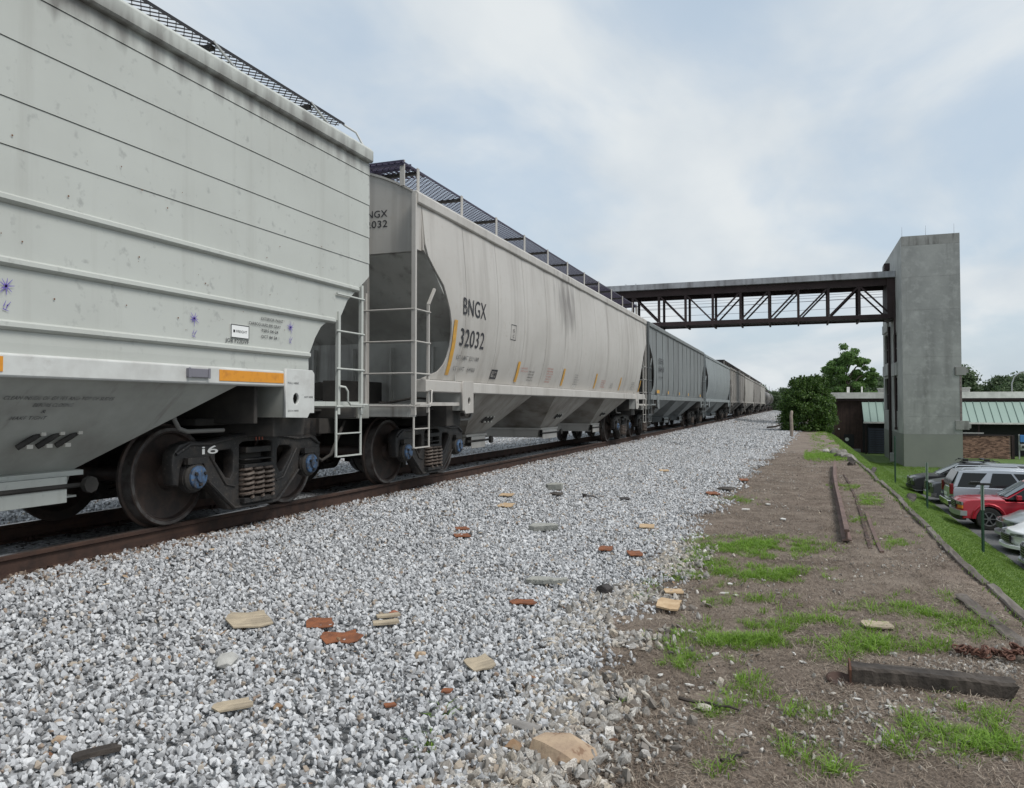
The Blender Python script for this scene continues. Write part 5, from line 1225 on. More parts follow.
        MB().box(1.0+wx[0], wx[1]-wr-.15, min(s_*(Wd/2-.06), s_*(Wd/2-.005)), max(s_*(Wd/2-.06), s_*(Wd/2-.005)), clear-.05, clear+.04).build('rocker_trim', M_trim, t, bevel=.01)
    # wheels
    for xw in wx:
        MB().tube([(xw, -Wd/2+.25, wr), (xw, Wd/2-.25, wr)], .05, 6).box(xw-wr-.02, xw+wr+.02, -Wd/2+.28, Wd/2-.28, clear+.02, wr*2+.02).build('wheel_well', M_trim, t)
        for s_ in (-1, 1):
            wl = part_empty('wheel', t, (xw, s_*(Wd/2-.105), wr))
            MB().lathe([(s_*-.11, wr*.62), (s_*-.11, wr-.03), (s_*-.09, wr), (s_*.09, wr), (s_*.115, wr-.03), (s_*.115, wr*.66), (s_*.09, wr*.62)], 24, (0, 0, 0), 'y').build('tyre', M_tyre, wl, 40)
            b = MB().lathe([(s_*.09, wr*.63), (s_*.105, wr*.63), (s_*.10, wr*.56), (s_*.04, wr*.54)], 24, (0, 0, 0), 'y').lathe([(s_*.03, wr*.16), (s_*.10, wr*.15), (s_*.105, 0)], 12, (0, 0, 0), 'y')
            for a in range(6):
                an = a*PI/3; b.bar((wr*.12*math.cos(an), s_*.085, wr*.12*math.sin(an)), (wr*.58*math.cos(an), s_*.085, wr*.58*math.sin(an)), .05, .03)
            b.build('rim', M_rim, wl, 40); MB().lathe([(s_*.02, wr*.6), (s_*.02, 0)], 20, (0, 0, 0), 'y').build('brake_disc', M_trim, wl)
    return t, df
def front(t, df, Wd, grille, lamps, bumper, gm=M_trim, bm=None, extra=None):
    """grille (y half-width, z0, z1), lamps (y0, y1, z0, z1, slant), bumper (z0, z1) follow the rounded nose."""
    def patch(name, y0, y1, z0, z1, m, off=.02, x=0., n=6, sl=0., depth=.05):
        v = []; 
        for i in range(n+1):
            y = y0+(y1-y0)*i/n; p = df(x, y, (z0+z1)/2)[0]-off; dz = sl*(abs(y)-min(abs(y0), abs(y1)))
            v += [(p, y, z0+dz*.4), (p, y, z1+dz), (p+depth, y, z1+dz), (p+depth, y, z0+dz*.4)]
        f = []
        for i in range(n):
            for j in range(4): a = i*4+j; b_ = i*4+(j+1) % 4; f.append((a, b_, b_+4, a+4))
        f += [(3, 2, 1, 0), (n*4, n*4+1, n*4+2, n*4+3)]
        return MB().add(v, f).build(name, m, t, 50)
    gh_, g0_, g1_ = grille
    g = patch('grille', -gh_, gh_, g0_, g1_, gm, .012)
    nb = 4
    for i in range(nb): patch('grille_bar', -gh_, gh_, g0_+(g1_-g0_)*(i+.40)/nb, g0_+(g1_-g0_)*(i+.52)/nb, M_rim if gm is M_trim else M_trim, .022)
    for s_ in (-1, 1):
        y0, y1, z0, z1, sl = lamps
        h_ = patch('headlight', s_*y0, s_*y1, z0, z1, M_lamp, .018, .02, 6, sl, .05)
        if extra == 'amber': patch('turn_lens', s_*(y0+.12), s_*y1, z0-.12, z0-.01, M_amb, .016, .02, 4, 0, .05)
    patch('bumper', -Wd/2+.02, Wd/2-.02, bumper[0], bumper[1], bm or M_chr, .07, .0, 12, 0, .22)
    return patch
LZ = -3.4
sp_ = mat('silver_blue_paint', (.40, .43, .47), .3, .5, coat=.5)
t, df = vehicle('black low-roofed SUV with roof racks, farthest of the parked row, by the tower base', (5.45, 45.4, LZ), carpaint('gloss_black', (.02, .02, .023)), 4.9, 1.93, 1.68, 1.02, .88, .22, (.92, 3.8), .36, 1.25, 2.35, 4.3, 4.85, 1.0)
front(t, df, 1.93, (.55, .45, .80), (.58, .88, .66, .80, .1), (.28, .42), bm=M_trim)
for s_ in (-1, 1): MB().tube([(2.3, s_*.62, 1.68), (2.4, s_*.62, 1.76), (4.0, s_*.62, 1.74), (4.1, s_*.62, 1.64)], .02, 6).build('roof_rail', M_trim, t)
for x in (2.55, 3.5): MB().box(x-.1, x+.1, -.7, .7, 1.78, 1.82).box(x-.12, x+.12, -.72, -.6, 1.76, 1.86).build('roof_bar', M_trim, t, bevel=.01)
t, df = vehicle('dark charcoal full-size SUV with chrome-edged nose parked between the black and silver SUVs', (5.7, 41.2, LZ), carpaint('charcoal_paint', (.045, .047, .052)), 5.3, 2.03, 1.86, 1.15, 1.02, .3, (1.0, 4.1), .41, 1.45, 2.35, 4.9, 5.25, 1.15)
front(t, df, 2.03, (.62, .62, .98), (.64, .94, .80, .98, 0), (.34, .52))
t, df = vehicle('silver full-size SUV with its tail to the lawn, left of the red pickup', (11.35, 37.6, LZ), sp_, 5.4, 2.05, 1.92, 1.17, 1.04, .30, (1.02, 4.15), .42, 1.5, 2.3, 5.02, 5.36, 1.15, rz=PI, panes=[(.03, .30, .03, .30), (.33, .66, .33, .58), (.80, .985, .655, .985)])
front(t, df, 2.05, (.64, .66, 1.02), (.66, .95, .84, 1.02, 0), (.34, .54))
rw = MB().add([(5.05, -.72, 1.80), (5.05, .72, 1.80), (5.36, .82, 1.24), (5.36, -.82, 1.24), (5.02, -.72, 1.80), (5.02, .72, 1.80), (5.33, .82, 1.24), (5.33, -.82, 1.24)], [(0,1,2,3),(7,6,5,4),(0,4,5,1),(1,5,6,2),(2,6,7,3),(3,7,4,0)]).build('rear_window', M_wglass, t)
for s_ in (-1, 1):
    MB().box(5.26, 5.40, min(s_*.86, s_*1.0), max(s_*.86, s_*1.0), .86, 1.30).build('tail_light', M_tail, t, bevel=.03)
    MB().box(5.345, 5.42, min(s_*.80, s_*.98), max(s_*.80, s_*.98), .72, .80).build('reflector', M_lamp, t, bevel=.01)
MB().box(5.30, 5.50, -.98, .98, .40, .62).build('rear_bumper', M_chr, t, bevel=.04); MB().box(5.25, 5.46, -.95, .95, .30, .40).build('lower_bumper', M_trim, t, bevel=.02)
MB().box(5.385, 5.41, -.26, .26, .76, .88).build('number_plate', M_plate, t, bevel=.005)
for s_ in (-1, 1): MB().tube([(2.5, s_*.70, 1.90), (2.6, s_*.70, 1.96), (4.8, s_*.70, 1.95), (4.9, s_*.70, 1.86)], .02, 6).build('roof_rail', M_chr, t)
redp = carpaint('metallic_red', (.40, .010, .025), .25)
t, df = vehicle('red crew-cab pickup truck with chrome bumper parked in the middle of the row', (5.55, 33.5, LZ), redp, 5.4, 1.92, 1.82, 1.17, 1.09, .40, (1.0, 4.2), .41, 1.5, 2.4, 3.7, 5.3, 1.12, 'truck', cat='pickup truck', nm='pickup_truck')
patch = front(t, df, 1.92, (.44, .72, 1.0), (.50, .90, .88, 1.0, 0), (.50, .68), bm=mat('satin_silver_bumper', (.42, .43, .44), .4, .6), extra='amber')
patch('valance', -.86, .86, .33, .50, M_trim, .03, .0, 10, 0, .2)
for s_ in (-1, 1):       # flared arches
    for xw in (1.0, 4.2):
        MB().tube([(xw+.53*math.cos(a), s_*.95, .41+.53*math.sin(a)) for a in [PI*i/10 for i in range(11)]], .045, 6).build('wheel_arch', redp, t, 50)
MB().box(3.95, 5.28, -.80, .80, 1.123, 1.135).build('bed_cover', M_trim, t)
t, df = vehicle('silver-grey sleek electric crossover with slim headlights right of the red pickup', (6.45, 30.75, LZ), mat('silver_metallic', (.36, .38, .385), .28, .6, coat=.6), 4.7, 1.90, 1.60, .97, .74, .2, (.95, 3.9), .37, 1.25, 2.35, 3.9, 4.65, .98, 'sedan')
front(t, df, 1.90, (.44, .40, .62), (.50, .84, .60, .655, .03), (.18, .27), gm=mat('dark_silver_grille', (.10, .105, .11), .4), bm=mat('lower_silver', (.45, .46, .47), .4, .4))
t, df = vehicle('white sedan with black grille between the silver crossover and the black car', (6.05, 28.2, LZ), carpaint('white_paint', (.72, .73, .74)), 4.6, 1.84, 1.46, .95, .72, .2, (.9, 3.7), .34, 1.2, 2.2, 3.5, 4.5, .94, 'sedan')
front(t, df, 1.84, (.50, .34, .58), (.50, .84, .56, .64, .03), (.18, .27), bm=M_plate)
t, df = vehicle('black car with large mesh grille and silver lip, nearest of the parked row', (5.95, 25.5, LZ), carpaint('blue_black_paint', (.03, .033, .038)), 4.7, 1.86, 1.46, .95, .72, .2, (.9, 3.75), .35, 1.25, 2.2, 3.6, 4.6, .94, 'sedan')
front(t, df, 1.86, (.60, .28, .60), (.58, .86, .57, .63, .03), (.16, .22), bm=mat('silver_lip', (.5, .51, .52), .35, .5))

# ------------------------------------------------------------------ timber edging along the dirt strip
M_timb = mat('weathered_timber', (.135, .115, .10), .95, col2=(.075, .062, .053), nscale=3, streak=(.20, .18, .16), stscale=(9, .7, 9), st=(.5, .7), bump=.01, bscale=25)
M_tdark = mat('charred_tie_wood', (.034, .028, .024), .95, col2=(.075, .062, .052), nscale=4, nlo=.45, nhi=.65, streak=(.10, .085, .072), stscale=(14, 1.4, 14), st=(.55, .7), bump=.02, bscale=14)
def rough_beam(L, w, h, m, name='timber', seed=0, parent=None, jag=.006, bend=0, n=16, endjag=0):
    rr = random.Random(seed); v = []; f = []; sec = [(-.5, -.5), (-.5, .38), (-.38, .5), (0, .47), (.38, .5), (.5, .38), (.5, -.5)]; k = len(sec)
    for i in range(n+1):
        y = L*(i/n-.5)
        for j, (a, b_) in enumerate(sec):
            q_ = jag*2*noise.noise((i*.7+seed, j*1.3, seed)); e_ = 0
            if endjag and i == n: e_ = rr.uniform(-endjag, .02)
            v.append((a*w+q_+bend*(4*(i/n-.5)**2-1), y+e_, (b_+.5)*h+q_))
    for i in range(n):
        for j in range(k): a = i*k+j; b_ = i*k+(j+1) % k; f.append((a, b_, b_+k, a+k))
    f.append(tuple(range(k-1, -1, -1))); f.append(tuple(range(n*k, (n+1)*k)))
    return MB().add(v, f).build(name, m, parent)
y = 4.6; i = 0
places = ['nearest the camera', 'second from the camera', 'third from the camera', 'fourth from the camera', 'fifth from the camera', 'sixth from the camera', 'seventh from the camera, by the rocks']
rr = random.Random(9)
while y < 29 and i < 7:
    L = 3.3 if i < 6 else 3.0
    o = rough_beam(L-.04, .075, .075, M_timb, 'edging_timber', 60+i, None, .006, rr.uniform(-.03, .03))
    o.location = (1.60+rr.uniform(-.03, .03), y+L/2, -.465+rr.uniform(-.01, .015)); o.rotation_euler = (R(rr.uniform(-.4, .4)), R(rr.uniform(-6, 6)), R(rr.uniform(-.9, .9)))
    tag(o, 'weathered timber edging the dirt strip, '+places[i], 'timber', 'timbers edging the dirt strip')
    y += L; i += 1
o = rough_beam(1.5, .09, .03, M_timb, 'loose_plank', 90, None, .008, 0, 16, .12); o.location = (1.33, 6.6, -.42); o.rotation_euler = (R(1), R(-8), R(6))
tag(o, 'splintered flat plank lying just inside the timber edging at the right', 'plank')
o = rough_beam(2.3, .10, .05, M_tdark, 'loose_plank', 91, None, .01); o.location = (1.78, 21.5, -.52); o.rotation_euler = (0, R(10), R(-7)); tag(o, 'dark rotten board lying outside the edging on the grass', 'plank')
for k_, (x, y, l_) in enumerate(((1.98, 16.3, 1.3), (1.35, 22.6, .5))):
    o = rough_beam(l_, .14, .10, M_tdark, 'rotten_wood', 92+k_, None, .03, 0, 8, .1); o.location = (x, y, H(x, y)-.02); o.rotation_euler = (R(3), R(9), R(-9)); tag(o, ['dark broken timber chunk outside the edging beside the lawn', 'short dark rotten wood lump inside the far end of the edging'][k_], 'wood chunk')

# the big tie end lying across the dirt
x0, y0 = G(851, 680); x1_, y1_ = G(1014, 698)
ang = math.atan2(y1_-y0, x1_-x0); LT = math.hypot(x1_-x0, y1_-y0)
tt = thing('old_railway_tie', 'dark weathered railway tie lying across the dirt and grass at the lower right', 'railway tie', ((x0+x1_)/2, (y0+y1_)/2, -.44), ang-PI/2)
rough_beam(LT, .135, .115, M_tdark, 'timber', 5, tt, .005, .012, 24, .09)
pl = MB().prism([(-.07, -.01), (-.075, .10), (-.04, .135), (.04, .13), (.073, .10), (.07, -.01)], 'y', -LT/2-.012, -LT/2-.001).build('end_plate', mat('rusty_plate', (.13, .055, .03), .85, col2=(.07, .035, .025), nscale=14, bump=.003), tt)
o = MB().lathe([(0, .0), (.012, .08), (.02, .07), (.01, .0)], 14, (0, 0, 0), 'z').build('rusty_disc', M_rail, None, 40); gx, gy = G(840, 681); o.location = (gx, gy, -.42); o.rotation_euler = (.2, .1, 0)
tag(o, 'small rusty metal disc on the dirt at the left end of the railway tie', 'metal scrap')

# loose old rails on the dirt strip
def rail_along(name, pts, lab, tilt=0, sc=1., m=M_rail):
    """rail section carried along a bent path."""
    P_ = [Vector(p) for p in pts]; v = []; f = []; k = len(RP)
    for i, p in enumerate(P_):
        d = (P_[min(i+1, len(P_)-1)]-P_[max(i-1, 0)]).normalized(); sd_ = Vector((d.y, -d.x, 0)).normalized(); up = sd_.cross(d).normalized()
        if up.z < 0: up = -up
        M_ = Matrix.Rotation(tilt, 3, d)
        for (a, b_) in RP: v.append(tuple(p+M_@(sd_*a*sc+up*(b_+.17)*sc)))
    for i in range(len(P_)-1):
        for j in range(k): a = i*k+j; b_ = i*k+(j+1) % k; f.append((a, b_, b_+k, a+k))
    f.append(tuple(range(k-1, -1, -1))); f.append(tuple(range((len(P_)-1)*k, len(P_)*k)))
    return tag(MB().add(v, f).build(name, m), lab, 'rail', 'loose rails on the dirt strip')
M_oldrail = mat('old_brown_rail', (.16, .105, .088), .85, col2=(.10, .065, .055), nscale=3, bump=.003, bscale=30)
pth = [(*G(u, v_), -.425+dz_) for u, v_, dz_ in ((847, 543, .03), (843.5, 525, .01), (840, 508, 0), (836.5, 493, 0), (834.5, 481, 0), (834.3, 472, 0), (835, 466.5, 0))]
rail_along('loose_rail', pth, 'bent rusty rail lying loose on the dirt strip, its cut end toward the camera', 0, .78, M_oldrail)
pth = [(*G(u, v_), -.51) for u, v_ in ((869, 549), (864, 530), (859.5, 512), (854, 496), (848, 483), (843.5, 475))]
rail_along('loose_rail', pth, 'thin half-buried rail on the dirt strip, next to the bent rail', R(8), .62, M_rail)
pth = [(*G(u, v_), -.50) for u, v_ in ((883, 553), (879, 545), (873, 530), (867, 513))]
rail_along('loose_rail', pth, 'short buried rail flange on the dirt strip, farthest right of the three loose rails', R(-6), .6, M_oldrail)

# wooden stake and rocks by the bush
gx, gy = G(791.5, 437)
o = thing('wooden_post', 'pale bare wooden post standing in front of the dark bush', 'post', (gx, gy, -.45))
MB().tube([(0, 0, -.2), (.01, 0, .5), (-.01, 0, 1.1), (.02, 0, 1.30), (.03, 0, 1.36)], [.085, .08, .075, .07, .03], 9).build('post', mat('bleached_wood', (.36, .31, .26), .9, col2=(.22, .18, .15), nscale=4, streak=(.15, .12, .1), stscale=(9, 9, .7), st=(.5, .7), bump=.01), o, 50)
o = MB().tube([(0, 0, .08), (.5, .3, .14), (1.1, .5, .35), (1.5, .7, .42)], [.07, .06, .05, .02], 7).build('fallen_branch', M_tdark, None, 50); gx, gy = G(772, 429); o.location = (gx-.3, gy, -.4); tag(o, 'dark fallen branch on the ballast left of the bush', 'branch')
M_rk = mat('grey_brown_rock', (.25, .235, .215), .95, col2=(.13, .12, .11), nscale=4, bump=.02, bscale=12)
def rock(u, v_, w_, lab, m, cat='rock', flat=.6, seed=1, z=None, rz=None, grp=None, sc=(1, 1, 1), nm='rock', n=22, lift=.25):
    gx, gy = G(u, v_); me = hull_rock(w_*pxm(u, v_)/2*1.12, n, flat, seed); o = link(nm, me, m, None, 25)
    o.location = (gx, gy, HB(gx, gy)+.012+w_*pxm(u, v_)/2*flat*lift if z is None else z); o.rotation_euler = (0, 0, seed*1.3 if rz is None else rz); o.scale = sc
    tag(o, lab, cat, grp); return o
for i, (u, v_, w_) in enumerate(((826, 452.5, 7), (834, 454, 11), (839, 457, 9), (845, 458, 12), (851, 461, 12), (843, 454, 9))):
    rock(u, v_, w_, ['pale rock at the left end of the rock pile by the lawn', 'grey rock in the left half of the pile by the lawn', 'small rock low in the middle of the pile by the lawn', 'dark rock in the middle of the pile by the lawn', 'largest dark rock at the right end of the pile, by the timber edging', 'rock on the far side of the pile by the lawn'][i], M_rk if i else mat('pale_rock', (.42, .40, .37), .9, col2=(.28, .26, .24), nscale=5), flat=.8, seed=70+i, grp='rock pile at the end of the edging')

# ------------------------------------------------------------------ scraps and rocks lying on the ballast
M_tan = mat('tan_sandstone', (.44, .33, .225), .9, col2=(.33, .24, .17), nscale=6, spots=(.22, .14, .09), sscale=12, bump=.006, bscale=30)
M_brk = mat('brown_rock', (.24, .15, .085), .9, col2=(.34, .26, .18), nscale=9, nlo=.5, nhi=.7, bump=.01, bscale=20)
M_gst = mat('pale_grey_stone', (.44, .435, .41), .9, col2=(.31, .305, .29), nscale=9, bump=.006, bscale=40)
M_gsl = mat('grey_slate', (.27, .255, .24), .9, col2=(.18, .17, .16), nscale=7, bump=.008, bscale=30)
M_cc = mat('broken_concrete', (.33, .33, .30), .95, col2=(.24, .245, .225), nscale=10, spots=(.15, .15, .14), sscale=40, bump=.006, bscale=60)
M_ply = mat('weathered_plywood', (.43, .36, .26), .9, col2=(.31, .26, .19), nscale=8, streak=(.24, .2, .15), stscale=(3, 40, 20), st=(.5, .7), bump=.003, bscale=60)
M_ply2 = mat('fresh_split_wood', (.50, .37, .23), .9, col2=(.38, .26, .15), nscale=12, bump=.003, bscale=60)
M_rst = mat('orange_rust_sheet', (.24, .085, .035), .9, col2=(.14, .055, .028), nscale=14, nlo=.4, nhi=.65, bump=.003, bscale=60)
M_brkr = mat('broken_red_brick', (.34, .13, .075), .9, col2=(.25, .10, .06), nscale=20, bump=.004, bscale=60)
M_lump = mat('black_lump', (.03, .028, .026), .8, col2=(.06, .05, .05), nscale=20, bump=.01, bscale=40)
rock(556, 757, 84, 'large flat tan sandstone rock at the bottom edge of the ballast', M_tan, flat=.36, seed=4, sc=(1, .62, 1), n=26, rz=.2)
rock(513, 752, 21, 'small brown rock touching the left side of the large tan rock', M_brk, flat=.7, seed=5)
rock(568, 732, 26, 'flat pinkish grey stone just behind the large tan rock', mat('pinkish_grey_stone', (.34, .30, .26), .9, col2=(.25, .22, .19), nscale=9, bump=.006), flat=.3, seed=6)
rock(519, 731, 46, 'long thin grey slate slab behind the brown rock', M_gsl, flat=.16, seed=8, sc=(1, .45, 1.), rz=-.15, lift=1.0)
rock(225, 667, 28, 'rounded pale grey stone on the ballast at the lower left', M_gst, flat=.62, seed=9)
rock(60, 744, 14, 'small tan and pink stone on the ballast in the bottom left corner', M_tan, flat=.7, seed=10)
rock(420, 658, 12, 'small beige stone on the ballast near the rusty scraps', M_tan, flat=.7, seed=13)
rock(278, 712, 12, 'brown chip of stone near the pale board on the lower ballast', M_brk, flat=.6, seed=14)
def board(u, v_, w_, l_, lab, m, th=.010, rz=0, tilt=(0, 0), cat='scrap', nm='wood_scrap', seed=1, jag=.15, lift=.018, grp=None):
    rr = random.Random(seed); p = pxm(u, v_); gx, gy = G(u, v_); W_ = w_*p; W_ *= .88; L_ = l_ if l_ < 1 else .72*min(.55, math.dist(G(u, v_-l_/2), G(u, v_+l_/2)))
    rz = -math.atan2(gx, gy)+rz*.5
    base = [(-.5, -.5), (-.2, -.5+jag*.3), (.15, -.5-jag*.2), (.5, -.46), (.5+jag*.4, -.1), (.46, .2), (.5, .5), (.1, .5-jag*.5), (-.3, .5), (-.5, .42), (-.5-jag*.4, .1)]
    poly = [((a+rr.uniform(-.04, .04))*W_, (b_+rr.uniform(-.04, .04))*L_) for a, b_ in base]
    mb = MB().prism(poly, 'z', 0, th); c_ = rr.uniform(-1, 1)*.10
    mb.v = [(x, y, z+c_*x*x/W_) for x, y, z in mb.v]
    o = mb.build(nm, m); o.location = (gx, gy, HB(gx, gy)+(lift+.024 if gx < -.9 else .02)); o.rotation_euler = (tilt[0], tilt[1], rz); tag(o, lab, cat, grp); return o
S_ = R(20)
board(249, 629, 42, 17, 'torn square of pale weathered plywood on the lower left ballast', M_ply, rz=.5, tilt=(.12, .05), seed=1, cat='plywood scrap')
board(233, 716, 38, 12, 'thin pale plywood scrap on the ballast near the bottom left', M_ply, rz=.3, tilt=(.06, .0), seed=2, cat='plywood scrap')
board(480, 673, 28, 14, 'pale plywood scrap on the ballast left of the tan rocks', M_ply, rz=.9, tilt=(.1, -.1), seed=3, cat='plywood scrap')
board(320, 631, 27, 11, 'rusty orange metal scrap, the upper left one of a touching pair', M_rst, .006, rz=-.1, tilt=(.1, .05), seed=4, nm='rusty_scrap', cat='rusty scrap')
board(341, 644, 36, 13, 'rusty orange metal scrap, the lower right one of a touching pair', M_rst, .006, rz=.2, tilt=(.15, .0), seed=5, jag=.4, nm='rusty_scrap', cat='rusty scrap')
board(388, 623.5, 27, 4, 'pale slat, the upper of two on the ballast under a bit of red brick', M_ply, .014, rz=.35, seed=6, jag=.05, cat='wood slat')
board(386, 630, 30, 5, 'pale slat, the lower of two on the ballast below the red brick', M_ply, .016, rz=.33, seed=7, jag=.05, cat='wood slat')
rock(393, 618, 14, 'bit of red brick resting on two pale slats', M_brkr, 'brick fragment', .5, 15, nm='brick_fragment', sc=(1, .6, 1), rz=.6)
board(462, 532, 14, 5, 'rusty plate behind the black lump on the middle ballast', M_rst, .01, rz=.3, seed=8, nm='rusty_scrap', cat='rusty scrap')
board(462, 539.5, 17, 5, 'rusty plate left of the black lump on the middle ballast', M_rst, .01, rz=.2, seed=9, nm='rusty_scrap', cat='rusty scrap')
rock(470, 538, 8, 'black lump beside the rusty plates on the middle ballast', M_lump, 'black lump', .8, 16, nm='black_lump')
board(523, 605.5, 24, 7, 'rusty orange scrap alone on the ballast below the broken concrete', M_rst, .01, rz=.1, seed=10, jag=.4, nm='rusty_scrap', cat='rusty scrap')
board(606, 553, 14, 6, 'rusty orange scrap with a pale stone, left of the brown scrap near the dirt', M_rst, .012, rz=-.2, seed=11, nm='rusty_scrap', cat='rusty scrap')
board(635, 558.5, 15, 6.5, 'brownish rust scrap on the ballast close to the dirt edge', M_rst, .012, rz=.3, seed=12, nm='rusty_scrap', cat='rusty scrap')
board(507, 498, 14, 5, 'tan wood chip on the ballast, upper of a pair left of the concrete', M_ply2, .012, rz=-.4, seed=13)
board(506, 508.5, 16, 8, 'tan wood chip on the ballast, lower of a pair left of the concrete', M_ply2, .012, rz=-.4, seed=14)
board(647, 531, 16, 5, 'pale plank piece on the ballast beyond the rust scraps', M_ply2, .014, rz=-.1, seed=17)
board(669, 610, 23, 10, 'curled fresh wood strip at the edge of ballast and dirt', M_ply2, .014, rz=-.3, tilt=(.1, .1), seed=18)
board(674, 596, 20, 6, 'torn fresh wood piece beyond the curled strip at the dirt edge', M_ply2, .01, rz=.1, seed=19)
board(877, 628, 30, 9, 'flat square of pale plywood on the dirt beyond the railway tie', M_ply, .01, rz=.3, seed=20, jag=.1, cat='plywood scrap')
board(96, 764, 46, 9, 'dark rotten wood strip at the bottom edge of the ballast', M_tdark, .02, rz=.35, seed=21)
board(447, 702, 10, 6, 'small rust flake on the ballast left of the thin slate slab', M_rst, .008, rz=-.8, seed=22, nm='rusty_scrap', cat='rusty scrap')
board(390, 717, 13, 5, 'small rust flake on the lower ballast among dry grass', M_rst, .008, rz=.4, seed=23, nm='rusty_scrap', cat='rusty scrap')
board(713, 495, 13, 4, 'reddish brown scrap on the far ballast near the dirt', M_rst, .015, rz=.4, seed=24, nm='rusty_scrap', cat='rusty scrap')
board(726, 491, 16, 4, 'brown wood scrap on the far ballast at the dirt edge', M_tdark, .015, rz=-.4, seed=25)
board(744, 482, 9, 3, 'orange-brown chip at the far ballast edge', M_rst, .015, rz=.1, seed=26, nm='rusty_scrap', cat='rusty scrap')
board(664, 473, 10, 3, 'tan wood chip on the far ballast close to the train', M_ply2, .015, rz=.1, seed=27)
def conc(u, v_, w_, d_, h_, lab, seed, rz):
    p = pxm(u, v_); gx, gy = G(u, v_); rr = random.Random(seed); W_ = w_*p/2
    poly = [(-W_, -d_*.3), (-W_*.6, -d_*.5), (W_*.3, -d_*.45), (W_, -d_*.2), (W_*.9, d_*.3), (W_*.2, d_*.5), (-W_*.7, d_*.45)]
    mb = MB().prism(poly, 'z', 0, h_); mb.v = [(x+rr.uniform(-.01, .01), y+rr.uniform(-.015, .015), z+rr.uniform(-.006, .006)) for x, y, z in mb.v]
    o = mb.build('concrete_chunk', M_cc, bevel=.008); o.location = (gx, gy, HB(gx, gy)+.03); o.rotation_euler = (.05, -.04, rz); tag(o, lab, 'concrete chunk')
conc(544, 531, 30, .16, .07, 'long flat broken concrete piece in the middle of the ballast', 1, .3)
conc(540, 585, 27, .10, .05, 'broken concrete piece, the left one of two lying end to end', 2, .2)
conc(558, 585, 20, .10, .045, 'broken concrete piece, the right one of two lying end to end', 3, .5)
conc(555, 491, 17, .22, .10, 'concrete chunk on the far ballast resting over a brown board', 4, -.1)
board(556, 496.5, 14, 4, 'brown board under the far concrete chunk', M_tdark, .02, rz=-.4, seed=30)
o = MB().prism([(-.06, 0), (.05, 0), (.06, .05), (.0, .075), (-.05, .05)], 'y', -.05, .05).build('black_lump', M_lump, bevel=.01); gx, gy = G(604, 595); o.location = (gx, gy, H(gx, gy)+.02); o.rotation_euler = (0, .1, -.3); tag(o, 'black charred block on the ballast near the dirt', 'charred block')
o = MB().tube([(0, 0, .02), (.10, -.05, .03), (.2, -.14, .02), (.26, -.2, .01)], [.012, .01, .009, .006], 6).lathe([(0, 0), (0, .04), (.05, .04), (.06, 0)], 8, (-.02, 0, 0), 'z').build('pipe_fitting', M_lump, None, 50); gx, gy = G(586, 499); o.location = (gx, gy, H(gx, gy)+.03); tag(o, 'black pipe fitting with a short tail on the far ballast', 'pipe fitting')
board(625, 501, 10, 3, 'thin black strip on the far ballast', M_lump, .012, rz=.4, seed=31, nm='rubber_strip', cat='rubber strip')
o = MB().lathe([(0, .0), (.0, .02), (.16, .006), (.17, 0)], 8, (0, 0, 0), 'x').build('plastic_sliver', mat('teal_plastic', (.03, .22, .34), .4), None, 40); gx, gy = G(134, 690); o.location = (gx, gy, -.385); o.rotation_euler = (0, .05, -1.05); tag(o, 'thin blue plastic sliver between stones at the lower left', 'plastic sliver')
o = link('plastic_scrap', hull_rock(.035, 9, .4, 77), mat('blue_plastic_scrap', (.05, .2, .55), .5)); gx, gy = G(559, 510); o.location = (gx, gy, H(gx, gy)+.03); tag(o, 'small bright blue plastic scrap on the far ballast', 'plastic scrap')
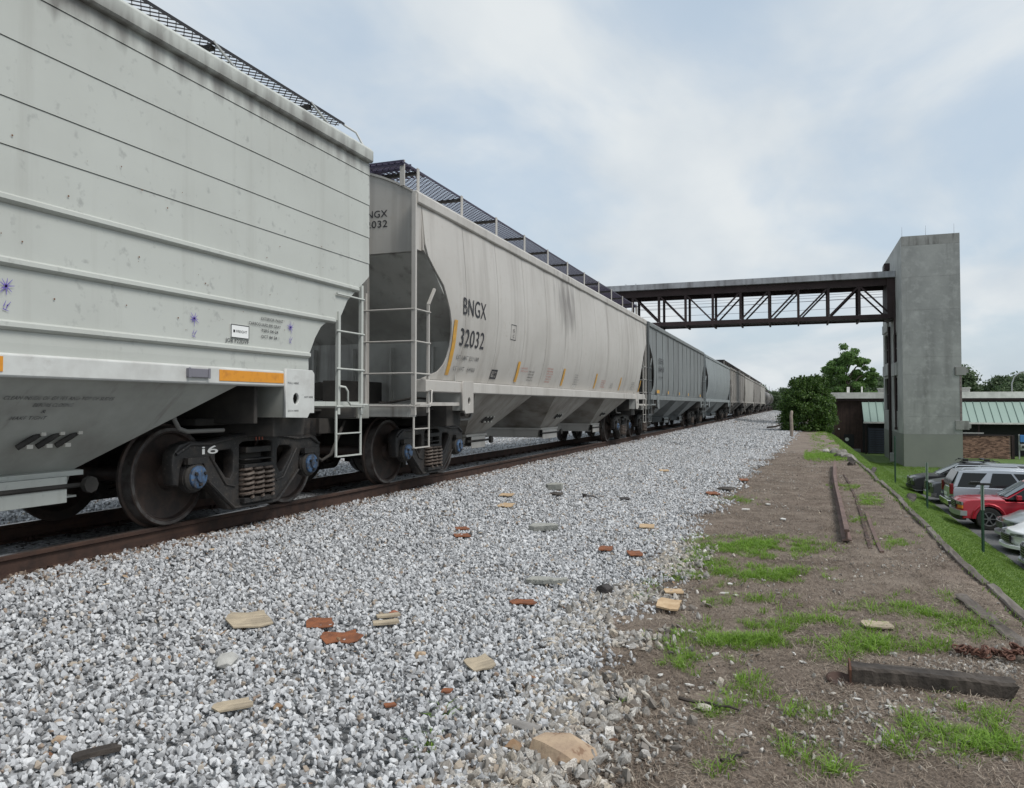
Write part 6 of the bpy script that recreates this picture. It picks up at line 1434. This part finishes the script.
# sticks
def stick(u0, v0, u1, v1, r_, lab, m, seed=1):
    a = G(u0, v0); b_ = G(u1, v1); rr = random.Random(seed); n = 6
    pts = [(a[0]+(b_[0]-a[0])*i/n+rr.uniform(-.01, .01), a[1]+(b_[1]-a[1])*i/n+rr.uniform(-.015, .015), -.405+rr.uniform(0, .01)) for i in range(n+1)]
    o = MB().tube(pts, [r_*(1-.5*i/n) for i in range(n+1)], 6).build('stick', m, None, 50); tag(o, lab, 'stick')
stick(680, 703, 738, 712, .011, 'dark stick lying beside a small grass clump on the dirt', M_tdark, 1)
stick(641, 741, 658, 757, .008, 'short pale bleached stick on the bare dirt at the bottom', mat('pale_stick', (.42, .39, .35), .9), 2)
stick(722, 765, 748, 758, .010, 'brown stick at the bottom edge of the dirt', M_tdark, 3)
# rusty chain heap at the right edge
ch = thing('rusty_chain', 'heap of rusty chain on pebbles at the right edge beyond the tie', 'chain', (*G(1000, 660), -.40))
M_chn = mat('dark_rust_chain', (.085, .04, .03), .85, col2=(.15, .07, .045), nscale=20, bump=.003)
rr = random.Random(8); lp = [(.028*math.cos(a), .017*math.sin(a), 0) for a in [2*PI*i/12 for i in range(13)]]
lm_ = MB().tube(lp, .006, 6, cap=False).mesh('link'); lm_.materials.append(M_chn)
for i in range(80):
    u = i/80; x = -.22+.50*u+rr.gauss(0, .015); y = .04*math.sin(u*22)+rr.gauss(0, .02)+(.05 if u > .6 else 0)
    again('link', lm_, ch, (x, y, .008+rr.uniform(0, .02+.035*(u > .5))), (rr.uniform(-1, 1), rr.uniform(-.7, .7), rr.uniform(0, 3)))
# white scraps on the dirt
b = MB(); rr = random.Random(3)
spots_ = [(771, 575), (735, 596), (752, 500), (745, 510), (802, 663), (768, 505), (655, 640), (689, 686), (795, 701), (906, 697), (715, 655), (675, 748), (857, 700), (724, 594), (783, 520), (730, 585), (716, 498), (688, 530), (650, 620), (660, 676), (890, 708), (782, 668)]
for (u, v_) in spots_:
    gx, gy = G(u, v_); s_ = pxm(u, v_)*rr.uniform(1.6, 4)
    mb = MB().prism([(-s_*rr.uniform(.8, 1.6), -s_*.6), (s_*.3, -s_*.8), (s_*rr.uniform(.8, 1.8), 0), (s_*.4, s_*.7), (-s_*.7, s_*.5)], 'z', 0, s_*.3); a = rr.uniform(0, 3)
    b.add([(gx+x*math.cos(a)-y*math.sin(a), gy+x*math.sin(a)+y*math.cos(a), z+H(gx, gy)+.004) for x, y, z in mb.v], mb.f)
tag(b.build('white_chips', mat('white_chip', (.55, .54, .51), .8)), 'white chips of stone and litter scattered over the dirt', 'litter', kind='stuff')
